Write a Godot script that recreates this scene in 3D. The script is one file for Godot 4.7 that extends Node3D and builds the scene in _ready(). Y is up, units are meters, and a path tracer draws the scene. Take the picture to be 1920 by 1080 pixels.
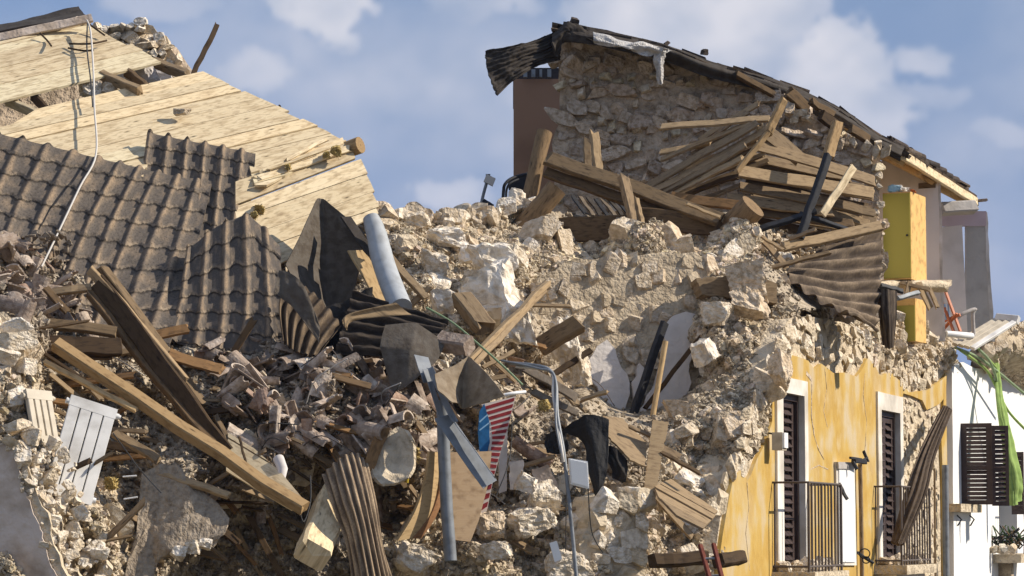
extends Node3D

# ---------- camera numbers: pixels of the 1920x1080 photograph, depth along -z in metres ----------
const F := 5200.0
var eye := Vector3(0, 4.6, 0)
var cb := Basis(Vector3.RIGHT, deg_to_rad(5.055))
var rng := RandomNumberGenerator.new()
var M := {}
var taken := {}
var fbm := FastNoiseLite.new()
var fin := FastNoiseLite.new()

func ray(px: float, py: float) -> Vector3:
	return cb * Vector3((px - 960.0) / F, -(py - 540.0) / F, -1.0)

func P(px: float, py: float, d: float) -> Vector3:
	var r := ray(px, py)
	return eye + r * (d / -r.z)

func W(q: Vector3) -> Vector3:
	return P(q.x, q.y, q.z)

func rr(a: float, b: float) -> float:
	return rng.randf_range(a, b)

# a plane with its own axes; pixels fall on it
class Face:
	var o: Vector3
	var u: Vector3
	var v: Vector3
	var n: Vector3
	func _init(o_: Vector3, u_: Vector3, v_: Vector3):
		o = o_; u = u_.normalized(); n = u.cross(v_).normalized(); v = n.cross(u).normalized()
	func at(p: Vector2, off := 0.0) -> Vector3:
		return o + u * p.x + v * p.y + n * off

func on(f: Face, px: float, py: float, off := 0.0) -> Vector2:
	var r := ray(px, py)
	var t: float = ((f.o + f.n * off) - eye).dot(f.n) / r.dot(f.n)
	var q := eye + r * t - f.o
	return Vector2(q.dot(f.u), q.dot(f.v))

func ons(f: Face, a: Array) -> PackedVector2Array:
	var out := PackedVector2Array()
	for q in a:
		out.append(on(f, q[0], q[1]))
	return out

func face3(a: Vector3, b: Vector3, c: Vector3) -> Face:
	return Face.new(W(a), W(b) - W(a), W(c) - W(a))

# ---------- mesh builder ----------
class MB:
	var v := PackedVector3Array()
	var n := PackedVector3Array()
	var uv := PackedVector2Array()
	func tri(a: Vector3, b: Vector3, c: Vector3, ua := Vector2.ZERO, ub := Vector2.ZERO, uc := Vector2.ZERO):
		var k := (c - a).cross(b - a)
		if k.length_squared() < 1e-16:
			return
		k = k.normalized()
		v.append(a); v.append(b); v.append(c)
		n.append(k); n.append(k); n.append(k)
		uv.append(ua); uv.append(ub); uv.append(uc)
	func tri_out(a: Vector3, b: Vector3, c: Vector3, center: Vector3, ua := Vector2.ZERO, ub := Vector2.ZERO, uc := Vector2.ZERO):
		if (c - a).cross(b - a).dot((a + b + c) / 3.0 - center) < 0:
			tri(a, c, b, ua, uc, ub)
		else:
			tri(a, b, c, ua, ub, uc)
	func stri(a: Vector3, b: Vector3, c: Vector3, na: Vector3, nb: Vector3, nc: Vector3, ua: Vector2, ub: Vector2, uc: Vector2):
		if (c - a).cross(b - a).dot(na + nb + nc) < 0:
			var t := b; b = c; c = t
			t = nb; nb = nc; nc = t
			var w := ub; ub = uc; uc = w
		v.append(a); v.append(b); v.append(c)
		n.append(na); n.append(nb); n.append(nc)
		uv.append(ua); uv.append(ub); uv.append(uc)
	func mesh(origin: Vector3, cols := PackedColorArray()) -> ArrayMesh:
		var q := PackedVector3Array(v)
		for i in q.size():
			q[i] -= origin
		var arr := []
		arr.resize(Mesh.ARRAY_MAX)
		arr[Mesh.ARRAY_VERTEX] = q
		arr[Mesh.ARRAY_NORMAL] = n
		arr[Mesh.ARRAY_TEX_UV] = uv
		if cols.size() == q.size(): arr[Mesh.ARRAY_COLOR] = cols
		var m := ArrayMesh.new()
		m.add_surface_from_arrays(Mesh.PRIMITIVE_TRIANGLES, arr)
		return m
	func base() -> Vector3:
		var bb := AABB(v[0], Vector3.ZERO)
		for q in v:
			bb = bb.expand(q)
		return Vector3(bb.position.x + bb.size.x * .5, bb.position.y, bb.position.z + bb.size.z * .5)

func numbered(called: String, parent: Node) -> String:
	var key := str(parent.get_instance_id()) + called
	var k: int = taken.get(key, 0)
	taken[key] = k + 1
	return called if k == 0 else "%s_%03d" % [called, k]

func tag(o: Node, label: String, category := "", group := "", kind := ""):
	if label: o.set_meta("label", label)
	if category: o.set_meta("category", category)
	if group: o.set_meta("group", group)
	if kind: o.set_meta("kind", kind)

func thing(called: String, label: String, category: String, at: Vector3, group := "", kind := "") -> Node3D:
	var o := Node3D.new()
	o.name = numbered(called, self)
	add_child(o, true)
	o.position = at
	tag(o, label, category, group, kind)
	return o

func gpos(o: Node) -> Vector3:
	var p := Vector3.ZERO
	while o is Node3D and o != self:
		p += o.position
		o = o.get_parent()
	return p

# commits a builder (world coordinates) as one named mesh
func obj(called: String, mb: MB, m: Material, parent: Node = self, cols := PackedColorArray()) -> MeshInstance3D:
	var b := mb.base()
	var o := MeshInstance3D.new()
	o.mesh = mb.mesh(b, cols)
	o.material_override = m
	o.name = numbered(called, parent)
	parent.add_child(o, true)
	o.position = b - gpos(parent)
	return o

func top(called: String, mb: MB, m: Material, label: String, category: String, group := "", kind := "") -> MeshInstance3D:
	var o := obj(called, mb, m)
	tag(o, label, category, group, kind)
	return o

func put(called: String, mesh: Mesh, m: Material, t: Transform3D, parent: Node = self) -> MeshInstance3D:
	var o := MeshInstance3D.new()
	o.mesh = mesh
	o.material_override = m
	o.name = numbered(called, parent)
	parent.add_child(o, true)
	t.origin -= gpos(parent)
	o.transform = t
	return o

# ---------- shapes ----------
# a sawn timber from a to b: w wide, t thick, wide face towards «up»
func plank(mb: MB, a: Vector3, b: Vector3, w: float, t: float, up := Vector3(.35, .5, .8), jag := 0.0, warp := 0.004, segs := 3, bow := 0.0):
	var x := (b - a).normalized()
	var z := (up - x * up.dot(x)).normalized()
	var y := z.cross(x)
	var ch := minf(w, t) * .12
	var hw := w * .5
	var ht := t * .5
	var pr := [Vector2(-hw + ch, ht), Vector2(hw - ch, ht), Vector2(hw, ht - ch), Vector2(hw, -ht + ch), Vector2(hw - ch, -ht), Vector2(-hw + ch, -ht), Vector2(-hw, -ht + ch), Vector2(-hw, ht - ch)]
	var L := (b - a).length()
	var uo := Vector2(rr(0, 9), rng.randi_range(0, 7) * .137)
	var rings := []
	var s0 := rr(-.25, .25) * w
	var s1 := rr(-.25, .25) * w
	for k in segs + 1:
		var f := float(k) / segs
		var c := a.lerp(b, f) + z * (bow * sin(f * PI)) + (y * rr(-1, 1) + z * rr(-1, 1)) * warp
		var ring := []
		for j in 8:
			var p: Vector2 = pr[j]
			var q := c + y * p.x + z * p.y
			if k == 0: q += x * (s0 * p.x / w * .6 + rr(-jag, jag))
			if k == segs: q += x * (s1 * p.x / w * .6 + rr(-jag, jag))
			ring.append(q)
		rings.append(ring)
	var per := [0.0]
	for j in 8:
		per.append(per[j] + (pr[(j + 1) % 8] - pr[j]).length())
	for k in segs:
		var u0 := L * k / segs + uo.x
		var u1 := L * (k + 1) / segs + uo.x
		var mid: Vector3 = (a.lerp(b, (k + .5) / segs)) + z * (bow * sin((k + .5) / segs * PI))
		for j in 8:
			var j2 := (j + 1) % 8
			var v0: float = per[j] + uo.y
			var v1: float = per[j + 1] + uo.y
			mb.tri_out(rings[k][j], rings[k][j2], rings[k + 1][j2], mid, Vector2(u0, v0), Vector2(u0, v1), Vector2(u1, v1))
			mb.tri_out(rings[k][j], rings[k + 1][j2], rings[k + 1][j], mid, Vector2(u0, v0), Vector2(u1, v1), Vector2(u1, v0))
	for e in [0, segs]:
		var cc: Vector3 = a if e == 0 else b
		var mid := a.lerp(b, .5)
		var ctr := Vector3.ZERO
		for q in rings[e]: ctr += q / 8.0
		if jag > 0: ctr += x * rr(-jag, jag)
		for j in 8:
			var p0: Vector2 = pr[j]
			var p1: Vector2 = pr[(j + 1) % 8]
			mb.tri_out(ctr, rings[e][j], rings[e][(j + 1) % 8], mid, Vector2(uo.x, uo.y), Vector2(uo.x + p0.y * .4, p0.x + uo.y), Vector2(uo.x + p1.y * .4, p1.x + uo.y))

func beam(called: String, a: Vector3, b: Vector3, wpx: float, tm: float, m: Material, label: String, cat := "plank", up := Vector3(.35, .5, .8), jag := 0.02, group := "") -> MeshInstance3D:
	var mb := MB.new()
	var L := (W(b) - W(a)).length()
	plank(mb, W(a), W(b), wpx / F * (a.z + b.z) * .5, tm, up, jag, .004 + .004 * L, 6, rr(-.012, .012) * L)
	return top(called, mb, m, label, cat, group)

# a tube through points with radii; rough > 0 makes a log
func tube(mb: MB, pts: Array, rad: Array, sides := 10, rough := 0.0, caps := true, uvs := 1.0):
	var n := pts.size()
	var prev := Vector3(0.31, 0.2, 0.93)
	var rings := []
	var L := 0.0
	var lens := []
	for k in n:
		var x: Vector3 = (pts[mini(k + 1, n - 1)] - pts[maxi(k - 1, 0)]).normalized()
		var y := (prev - x * prev.dot(x)).normalized()
		prev = y
		var z := x.cross(y)
		if k > 0: L += (pts[k] - pts[k - 1]).length()
		lens.append(L)
		var r: float = rad[k] if rad.size() > 1 else rad[0]
		var ring := []
		for j in sides + 1:
			var a := TAU * (j % sides) / sides
			var d := y * cos(a) + z * sin(a)
			var rk := r
			if rough > 0: rk *= 1.0 + rough * fbm.get_noise_3dv((pts[k] + d * r) * 60.0)
			ring.append([pts[k] + d * rk, d, Vector2(L * uvs, float(j) / sides * TAU * r * uvs)])
		rings.append(ring)
	for k in n - 1:
		for j in sides:
			var a: Array = rings[k][j]
			var b: Array = rings[k][j + 1]
			var c: Array = rings[k + 1][j + 1]
			var d: Array = rings[k + 1][j]
			mb.stri(a[0], b[0], c[0], a[1], b[1], c[1], a[2], b[2], c[2])
			mb.stri(a[0], c[0], d[0], a[1], c[1], d[1], a[2], c[2], d[2])
	if caps:
		for e in [0, n - 1]:
			var inner: Vector3 = pts[1] if e == 0 else pts[n - 2]
			for j in sides:
				mb.tri_out(pts[e], rings[e][j][0], rings[e][j + 1][0], inner, Vector2(0, 0), Vector2(.02, .1), Vector2(.02, .2))

func curve_pts(a: Array, per := 6) -> Array:
	var out := []
	for k in a.size() - 1:
		var p0: Vector3 = a[maxi(k - 1, 0)]
		var p1: Vector3 = a[k]
		var p2: Vector3 = a[k + 1]
		var p3: Vector3 = a[mini(k + 2, a.size() - 1)]
		for j in per:
			out.append(p1.cubic_interpolate(p2, p0, p3, float(j) / per))
	out.append(a[-1])
	return out

func wire(called: String, pix: Array, r: float, m: Material, label: String, cat := "cable", parent: Node = null, per := 6) -> MeshInstance3D:
	var a := []
	for q in pix: a.append(P(q[0], q[1], q[2]))
	var mb := MB.new()
	tube(mb, curve_pts(a, per), [r], 8)
	if parent: return obj(called, mb, m, parent)
	return top(called, mb, m, label, cat)

# a plate cut to a polygon on a face, thick towards the back
func plate(mb: MB, f: Face, poly: PackedVector2Array, front: float, thick: float, uvs := 1.0):
	var idx := Geometry2D.triangulate_polygon(poly)
	if idx.is_empty():
		return
	var ctr := f.o - f.n * 100.0
	for k in range(0, idx.size(), 3):
		var a := poly[idx[k]]
		var b := poly[idx[k + 1]]
		var c := poly[idx[k + 2]]
		mb.tri_out(f.at(a, front), f.at(b, front), f.at(c, front), f.at(a, front - 1), a * uvs, b * uvs, c * uvs)
		mb.tri_out(f.at(a, front - thick), f.at(b, front - thick), f.at(c, front - thick), f.at(a, front + 1), a * uvs, b * uvs, c * uvs)
	var cw := Geometry2D.is_polygon_clockwise(poly)
	for k in poly.size():
		var a := poly[k]
		var b := poly[(k + 1) % poly.size()]
		var out2 := (b - a).orthogonal() * (-1.0 if cw else 1.0)
		var o3 := f.at((a + b) * .5 - out2.normalized(), front)
		var uw := Vector2(0, thick) * uvs
		mb.tri_out(f.at(a, front), f.at(b, front), f.at(b, front - thick), o3, a * uvs, b * uvs, b * uvs + uw)
		mb.tri_out(f.at(a, front), f.at(b, front - thick), f.at(a, front - thick), o3, a * uvs, b * uvs + uw, a * uvs + uw)

# makes the outline of a broken edge uneven
func ragged(poly: PackedVector2Array, step: float, amp: float) -> PackedVector2Array:
	var out := PackedVector2Array()
	for k in poly.size():
		var a := poly[k]
		var b := poly[(k + 1) % poly.size()]
		var n := maxi(1, int((b - a).length() / step))
		for j in n:
			var f := float(j) / n
			out.append(a.lerp(b, f) + Vector2(rr(-amp, amp), rr(-amp, amp)) * (1.0 if j > 0 else .4))
	if Geometry2D.triangulate_polygon(out).is_empty():
		return poly
	return out

# a bent sheet through a grid of world points (rows x cols); disp.call(u, v) lifts it along its normal; two skins and edges
func sheet(mb: MB, ctrl: Array, nu: int, nv: int, thick: float, disp: Callable, uvs := 1.0, stiff := .0, whole := false):
	var R := ctrl.size()
	var C: int = ctrl[0].size()
	var g := []
	for i in nv + 1:
		var fv := float(i) / nv * (R - 1)
		var r1 := mini(int(fv), R - 2)
		var tv := fv - r1
		var line := []
		for c in C:
			line.append((ctrl[r1][c] as Vector3).cubic_interpolate(ctrl[r1 + 1][c], ctrl[maxi(r1 - 1, 0)][c], ctrl[mini(r1 + 2, R - 1)][c], tv).lerp((ctrl[r1][c] as Vector3).lerp(ctrl[r1 + 1][c], tv), stiff))
		var row := []
		for j in nu + 1:
			var fu := float(j) / nu * (C - 1)
			var c1 := mini(int(fu), C - 2)
			row.append((line[c1] as Vector3).cubic_interpolate(line[c1 + 1], line[maxi(c1 - 1, 0)], line[mini(c1 + 2, C - 1)], fu - c1).lerp((line[c1] as Vector3).lerp(line[c1 + 1], fu - c1), stiff))
		g.append(row)
	var wu := 0.0
	for j in nu: wu += (g[nv / 2][j + 1] - g[nv / 2][j]).length()
	var wv := 0.0
	for i in nv: wv += (g[i + 1][nu / 2] - g[i][nu / 2]).length()
	if whole:
		wu = 1.0; wv = 1.0
	var sgn := 1.0
	var nn := _norms(g)
	if nn[nv / 2][nu / 2].dot(eye - g[nv / 2][nu / 2]) < 0: sgn = -1.0
	var h := []
	for i in nv + 1:
		var row := []
		for j in nu + 1:
			row.append(g[i][j] + nn[i][j] * sgn * disp.call(float(j) / nu, float(i) / nv))
		h.append(row)
	nn = _norms(h)
	var bk := []
	for i in nv + 1:
		var row := []
		for j in nu + 1:
			nn[i][j] *= sgn
			row.append(h[i][j] - nn[i][j] * thick)
		bk.append(row)
	for i in nv:
		for j in nu:
			var u := [Vector2(wu * j / nu, wv * i / nv) * uvs, Vector2(wu * (j + 1) / nu, wv * i / nv) * uvs, Vector2(wu * (j + 1) / nu, wv * (i + 1) / nv) * uvs, Vector2(wu * j / nu, wv * (i + 1) / nv) * uvs]
			mb.stri(h[i][j], h[i][j + 1], h[i + 1][j + 1], nn[i][j], nn[i][j + 1], nn[i + 1][j + 1], u[0], u[1], u[2])
			mb.stri(h[i][j], h[i + 1][j + 1], h[i + 1][j], nn[i][j], nn[i + 1][j + 1], nn[i + 1][j], u[0], u[2], u[3])
			mb.stri(bk[i][j], bk[i][j + 1], bk[i + 1][j + 1], -nn[i][j], -nn[i][j + 1], -nn[i + 1][j + 1], u[0], u[1], u[2])
			mb.stri(bk[i][j], bk[i + 1][j + 1], bk[i + 1][j], -nn[i][j], -nn[i + 1][j + 1], -nn[i + 1][j], u[0], u[2], u[3])
	for i in nv:
		for j in [0, nu]:
			var o: Vector3 = h[i][1 if j == 0 else nu - 1]
			mb.tri_out(h[i][j], h[i + 1][j], bk[i + 1][j], o); mb.tri_out(h[i][j], bk[i + 1][j], bk[i][j], o)
	for j in nu:
		for i in [0, nv]:
			var o: Vector3 = h[1 if i == 0 else nv - 1][j]
			mb.tri_out(h[i][j], h[i][j + 1], bk[i][j + 1], o); mb.tri_out(h[i][j], bk[i][j + 1], bk[i][j], o)

func _norms(g: Array) -> Array:
	var nv := g.size() - 1
	var nu: int = g[0].size() - 1
	var out := []
	for i in nv + 1:
		var row := []
		for j in nu + 1:
			var du: Vector3 = g[i][mini(j + 1, nu)] - g[i][maxi(j - 1, 0)]
			var dv: Vector3 = g[mini(i + 1, nv)][j] - g[maxi(i - 1, 0)][j]
			var k := du.cross(dv)
			row.append(k.normalized() if k.length_squared() > 1e-18 else Vector3.UP)
		out.append(row)
	return out

func pixgrid(rows: Array) -> Array:
	var out := []
	for r in rows:
		var line := []
		for q in r: line.append(P(q[0], q[1], q[2]))
		out.append(line)
	return out

func flat(_u: float, _v: float) -> float:
	return 0.0

func crumple(amp: float, fr: float, s: float) -> Callable:
	return func(u: float, v: float) -> float:
		return amp * (absf(fbm.get_noise_3d(u * fr * 60.0, v * fr * 60.0, s * 100.0)) * 2.0 - .5) + amp * .25 * fbm.get_noise_3d(u * fr * 240.0, v * fr * 240.0, s * 70.0)

func boxm(mb: MB, c: Vector3, x: Vector3, y: Vector3, z: Vector3):
	var k := []
	for s in [[-1, -1, -1], [1, -1, -1], [1, 1, -1], [-1, 1, -1], [-1, -1, 1], [1, -1, 1], [1, 1, 1], [-1, 1, 1]]:
		k.append(c + x * s[0] + y * s[1] + z * s[2])
	for q in [[0, 1, 2, 3], [4, 5, 6, 7], [0, 1, 5, 4], [2, 3, 7, 6], [1, 2, 6, 5], [0, 3, 7, 4]]:
		var su: float = (k[q[1]] - k[q[0]]).length()
		var sv: float = (k[q[3]] - k[q[0]]).length()
		mb.tri_out(k[q[0]], k[q[1]], k[q[2]], c, Vector2(0, 0), Vector2(su, 0), Vector2(su, sv))
		mb.tri_out(k[q[0]], k[q[2]], k[q[3]], c, Vector2(0, 0), Vector2(su, sv), Vector2(0, sv))

func bx(c: Vector3, x: Vector3, y: Vector3, z: Vector3) -> MB:
	var mb := MB.new()
	boxm(mb, c, x, y, z)
	return mb

# box on a face between two corners of the photograph
func fbox(mb: MB, f: Face, a: Vector2, b: Vector2, front: float, thick: float):
	boxm(mb, f.at((a + b) * .5, front - thick * .5), f.u * absf(b.x - a.x) * .5, f.v * absf(b.y - a.y) * .5, f.n * thick * .5)

# ---------- stones ----------
func ico(sub: int) -> Array:
	var t := (1.0 + sqrt(5.0)) / 2.0
	var v := [Vector3(-1, t, 0), Vector3(1, t, 0), Vector3(-1, -t, 0), Vector3(1, -t, 0), Vector3(0, -1, t), Vector3(0, 1, t), Vector3(0, -1, -t), Vector3(0, 1, -t), Vector3(t, 0, -1), Vector3(t, 0, 1), Vector3(-t, 0, -1), Vector3(-t, 0, 1)]
	for i in 12: v[i] = v[i].normalized()
	var f := [[0, 11, 5], [0, 5, 1], [0, 1, 7], [0, 7, 10], [0, 10, 11], [1, 5, 9], [5, 11, 4], [11, 10, 2], [10, 7, 6], [7, 1, 8], [3, 9, 4], [3, 4, 2], [3, 2, 6], [3, 6, 8], [3, 8, 9], [4, 9, 5], [2, 4, 11], [6, 2, 10], [8, 6, 7], [9, 8, 1]]
	for s in sub:
		var mid := {}
		var g := []
		for q in f:
			var m := []
			for e in 3:
				var a: int = q[e]
				var b: int = q[(e + 1) % 3]
				var key := mini(a, b) * 100000 + maxi(a, b)
				if not mid.has(key):
					mid[key] = v.size()
					v.append((v[a] + v[b]).normalized())
				m.append(mid[key])
			g.append([q[0], m[0], m[2]]); g.append([q[1], m[1], m[0]]); g.append([q[2], m[2], m[1]]); g.append([m[0], m[1], m[2]])
		f = g
	return [v, f]

func rock_mb(sub: int, cuts: int, rough: float, lo := .5) -> MB:
	var q := ico(sub)
	var v: Array = q[0]
	# six rough faces of a broken block, then chips off its corners
	var tw := Basis.from_euler(Vector3(rr(-.3, .3), rr(-.3, .3), rr(-.3, .3)))
	var planes := []
	for ax in [Vector3.RIGHT, Vector3.UP, Vector3.BACK]:
		for sg in [-1.0, 1.0]:
			planes.append([(tw * ax * sg + Vector3(rr(-.34, .34), rr(-.34, .34), rr(-.34, .34))).normalized(), rr(lo - .06, lo + .12)])
	for k in cuts:
		planes.append([Vector3(rr(-1, 1), rr(-1, 1), rr(-1, 1)).normalized(), rr(lo + .15, .9)])
	for pl in planes:
		var n: Vector3 = pl[0]
		var d: float = pl[1]
		for i in v.size():
			var e: float = v[i].dot(n) - d
			if e > 0: v[i] -= n * e
	var off := Vector3(rr(0, 900), rr(0, 900), rr(0, 900))
	for i in v.size():
		v[i] += v[i].normalized() * rough * (fbm.get_noise_3dv(v[i] * 90.0 + off) + .6 * fbm.get_noise_3dv(v[i] * 260.0 + off))
	for i in v.size():
		v[i] *= 1.42
	var mb := MB.new()
	for t in q[1]:
		mb.tri_out(v[t[0]], v[t[1]], v[t[2]], Vector3.ZERO)
	return mb

var rocks := []
var pebbles := []

func rand_basis() -> Basis:
	return Basis(Vector3(rr(-1, 1), rr(-1, 1), rr(-1, 1)).normalized(), rr(0, TAU))

func stuff_mm(called: String, mesh: Mesh, m: Material, ts: Array, cs: Array, parent: Node, kind := "stuff"):
	var mm := MultiMesh.new()
	mm.transform_format = MultiMesh.TRANSFORM_3D
	mm.use_colors = true
	mm.mesh = mesh
	mm.instance_count = ts.size()
	for i in ts.size():
		mm.set_instance_transform(i, ts[i])
		mm.set_instance_color(i, cs[i])
	var o := MultiMeshInstance3D.new()
	o.multimesh = mm
	o.material_override = m
	o.name = numbered(called, parent)
	parent.add_child(o, true)
	o.position = -gpos(parent)
	o.set_meta("kind", kind)

# coursed rubble over a polygon on a face; big stones as parts, the rest joined
func masonry(parent: Node, f: Face, poly: PackedVector2Array, row_h: float, depth: float, mats: Array, limit := 300, fill := .93, tilt := .12, skip := 0.0, ragged_rows := .35, sink := .1):
	var bb := Rect2(poly[0], Vector2.ZERO)
	for p in poly: bb = bb.expand(p)
	var list := []
	var y := bb.position.y
	while y < bb.end.y:
		var h := row_h * rr(.65, 1.35)
		var x := bb.position.x - rr(0, row_h)
		while x < bb.end.x:
			var w := row_h * (rr(.8, 1.5) if rng.randf() < .7 else rr(1.4, 2.5))
			var c := Vector2(x + w * .5, y + h * .5 + rr(-.5, .5) * h * ragged_rows)
			x += w
			if rng.randf() < skip or not Geometry2D.is_point_in_polygon(c, poly): continue
			list.append([w * h, c, w, h * rr(.85, 1.15)])
		y += h
	list.sort_custom(func(a, b): return a[0] > b[0])
	var ts := []
	var cs := []
	for k in list.size():
		var s: Array = list[k]
		var b := Basis(f.u, f.v, f.n) * Basis.from_euler(Vector3(rr(-tilt, tilt), rr(-tilt, tilt), rr(-tilt, tilt) * 1.5)) * Basis.from_scale(Vector3(s[2] * .56 * fill, s[3] * .56 * fill, depth * rr(.6, 1.2)))
		var t := Transform3D(b, f.at(s[1], depth * (rr(-.5, .12) - sink)))
		if k < limit:
			put("stone", rocks[rng.randi() % rocks.size()], mats[rng.randi() % mats.size()], t, parent)
		else:
			var g := rr(.75, 1.2)
			ts.append(t); cs.append(Color(g, g * rr(.95, 1.02), g * rr(.88, 1.0)))
	if ts.size():
		stuff_mm("small_stones", rocks[3], M.stone_mm, ts, cs, parent)

func _ready():
	rng.seed = 4711
	fbm.seed = 9
	fbm.frequency = .02
	fbm.fractal_octaves = 4
	var cam := Camera3D.new()
	cam.name = "camera"
	cam.fov = rad_to_deg(2.0 * atan(540.0 / F))
	cam.transform = Transform3D(cb, eye)
	cam.near = .5
	cam.far = 9000.0
	add_child(cam)
	var env := Environment.new()
	env.tonemap_mode = Environment.TONE_MAPPER_LINEAR
	env.tonemap_exposure = 1.42
	env.sdfgi_enabled = true
	env.ssao_enabled = true
	env.ssil_enabled = true
	env.fog_enabled = true
	env.fog_density = .00016
	env.fog_light_color = Color(.52, .66, .90)
	set_sky(env)
	var we := WorldEnvironment.new()
	we.name = "air"
	we.environment = env
	add_child(we)
	var sun := DirectionalLight3D.new()
	sun.name = "sun"
	sun.light_color = Color(1.0, .955, .89)
	sun.light_energy = 1.45
	sun.light_angular_distance = .5
	sun.shadow_enabled = true
	add_child(sun)
	sun.look_at_from_position(Vector3.ZERO, -Vector3(.80, .60, -.03), Vector3.UP)
	materials()
	shapes()
	land()
	build_heap()
	var f := street_front()
	gable()
	rooms(f)
	left_house()
	fallen_floor()
	front()

# ---------- materials ----------
func lin(r: float, g: float, b: float) -> Color:
	return Color(r, g, b).linear_to_srgb()

func ntex(freq: float, ramp: Array, oct := 5, seed_ := 1, type := FastNoiseLite.TYPE_SIMPLEX_SMOOTH, size := 512, ridged := false, warp := 0.0) -> NoiseTexture2D:
	var n := FastNoiseLite.new()
	n.noise_type = type
	n.seed = seed_
	n.frequency = freq
	n.fractal_type = FastNoiseLite.FRACTAL_RIDGED if ridged else FastNoiseLite.FRACTAL_FBM
	n.fractal_octaves = oct
	n.fractal_gain = .55
	if warp > 0:
		n.domain_warp_enabled = true
		n.domain_warp_amplitude = warp
		n.domain_warp_frequency = freq * 2.0
	var t := NoiseTexture2D.new()
	t.width = size
	t.height = size
	t.seamless = true
	t.noise = n
	if ramp.size():
		var g := Gradient.new()
		var offs := PackedFloat32Array()
		var cols := PackedColorArray()
		for q in ramp:
			offs.append(q[0]); cols.append(lin(q[1], q[2], q[3]))
		g.offsets = offs
		g.colors = cols
		t.color_ramp = g
	return t

func smat(tex: Texture2D, tint: Color, rough: float, scale: float, bump: Texture2D = null, cm := 1.0, world := true, spec := .3) -> StandardMaterial3D:
	var m := StandardMaterial3D.new()
	m.albedo_texture = tex
	m.albedo_color = tint
	m.roughness = rough
	m.metallic_specular = spec
	m.uv1_triplanar = true
	m.uv1_world_triplanar = world
	m.uv1_scale = Vector3.ONE * scale
	if bump:
		m.heightmap_enabled = true
		m.heightmap_texture = bump
		m.heightmap_scale = cm
	return m

func tinted(m: StandardMaterial3D, r: float, g: float, b: float) -> StandardMaterial3D:
	var q: StandardMaterial3D = m.duplicate()
	q.albedo_color = lin(r, g, b)
	return q

# wood: grain runs along u
func grain(light: Color, dark: Color, stain: Color, knots: int, seed_: int, worn: float) -> ImageTexture:
	var r := RandomNumberGenerator.new()
	r.seed = seed_
	var a := FastNoiseLite.new()
	a.seed = seed_
	a.frequency = .011
	a.fractal_octaves = 3
	var b := FastNoiseLite.new()
	b.seed = seed_ + 5
	b.frequency = .05
	b.fractal_octaves = 4
	var wd := 512
	var ht := 256
	var ks := []
	for k in knots:
		ks.append(Vector3(r.randf() * wd, r.randf() * ht, r.randf_range(3.0, 6.5)))
	var im := Image.create(wd, ht, false, Image.FORMAT_RGB8)
	for y in ht:
		for x in wd:
			var yy := float(y)
			var kn := 0.0
			for k in ks:
				var dx: float = (x - k.x) * .55
				var dy: float = y - k.y
				var d2: float = (dx * dx + dy * dy) / (k.z * k.z)
				if d2 < 14.0:
					yy += signf(dy) * k.z * 1.5 * exp(-d2 * .3)
					kn = maxf(kn, exp(-d2 * 1.4))
			# seamless along u by a mirrored walk
			var xx := absf(float(x) - wd * .5)
			var g := a.get_noise_2d(xx * .35, yy * 2.2) * .5 + .5
			var rings := absf(fmod(g * 9.0, 1.0) - .5) * 2.0
			var fine := b.get_noise_2d(xx * .12, yy * 5.0) * .5 + .5
			var blot := b.get_noise_2d(xx * .45 + 900.0, yy * .7) * .5 + .5
			var t := clampf(.22 * rings + .5 * fine + .1, 0, 1)
			var c := light.lerp(dark, t)
			c = c.lerp(stain, clampf((blot - .52) * 3.2, 0, 1) * worn)
			c = c.lerp(dark * .45, kn * .85)
			im.set_pixel(x, y, c)
	return ImageTexture.create_from_image(im)

# corrugated sheet: dirt settled in the valleys, crests worn paler
func ribbed_look(count: float, along_v: bool, s: int, tint: Color) -> StandardMaterial3D:
	var n := FastNoiseLite.new()
	n.seed = s
	n.frequency = .03
	n.fractal_octaves = 5
	var im := Image.create(256, 256, false, Image.FORMAT_RGB8)
	for y in 256:
		for x in 256:
			var t := (y if along_v else x) / 256.0 * count
			var k := .5 + .5 * sin(TAU * t)
			var g := n.get_noise_2d(x * (.5 if along_v else 1.6), y * (1.6 if along_v else .5))
			var h := n.get_noise_2d(x * 6.0 + 300.0, y * 6.0)
			var c := Color(.40, .36, .325).lerp(Color(.72, .66, .58), clampf(k * .8 + g * .8, 0, 1)) * (1.0 + h * .2)
			im.set_pixel(x, y, c)
	var m := StandardMaterial3D.new()
	m.albedo_texture = ImageTexture.create_from_image(im)
	m.albedo_color = tint
	m.roughness = .85
	m.metallic_specular = .3
	return m

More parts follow.
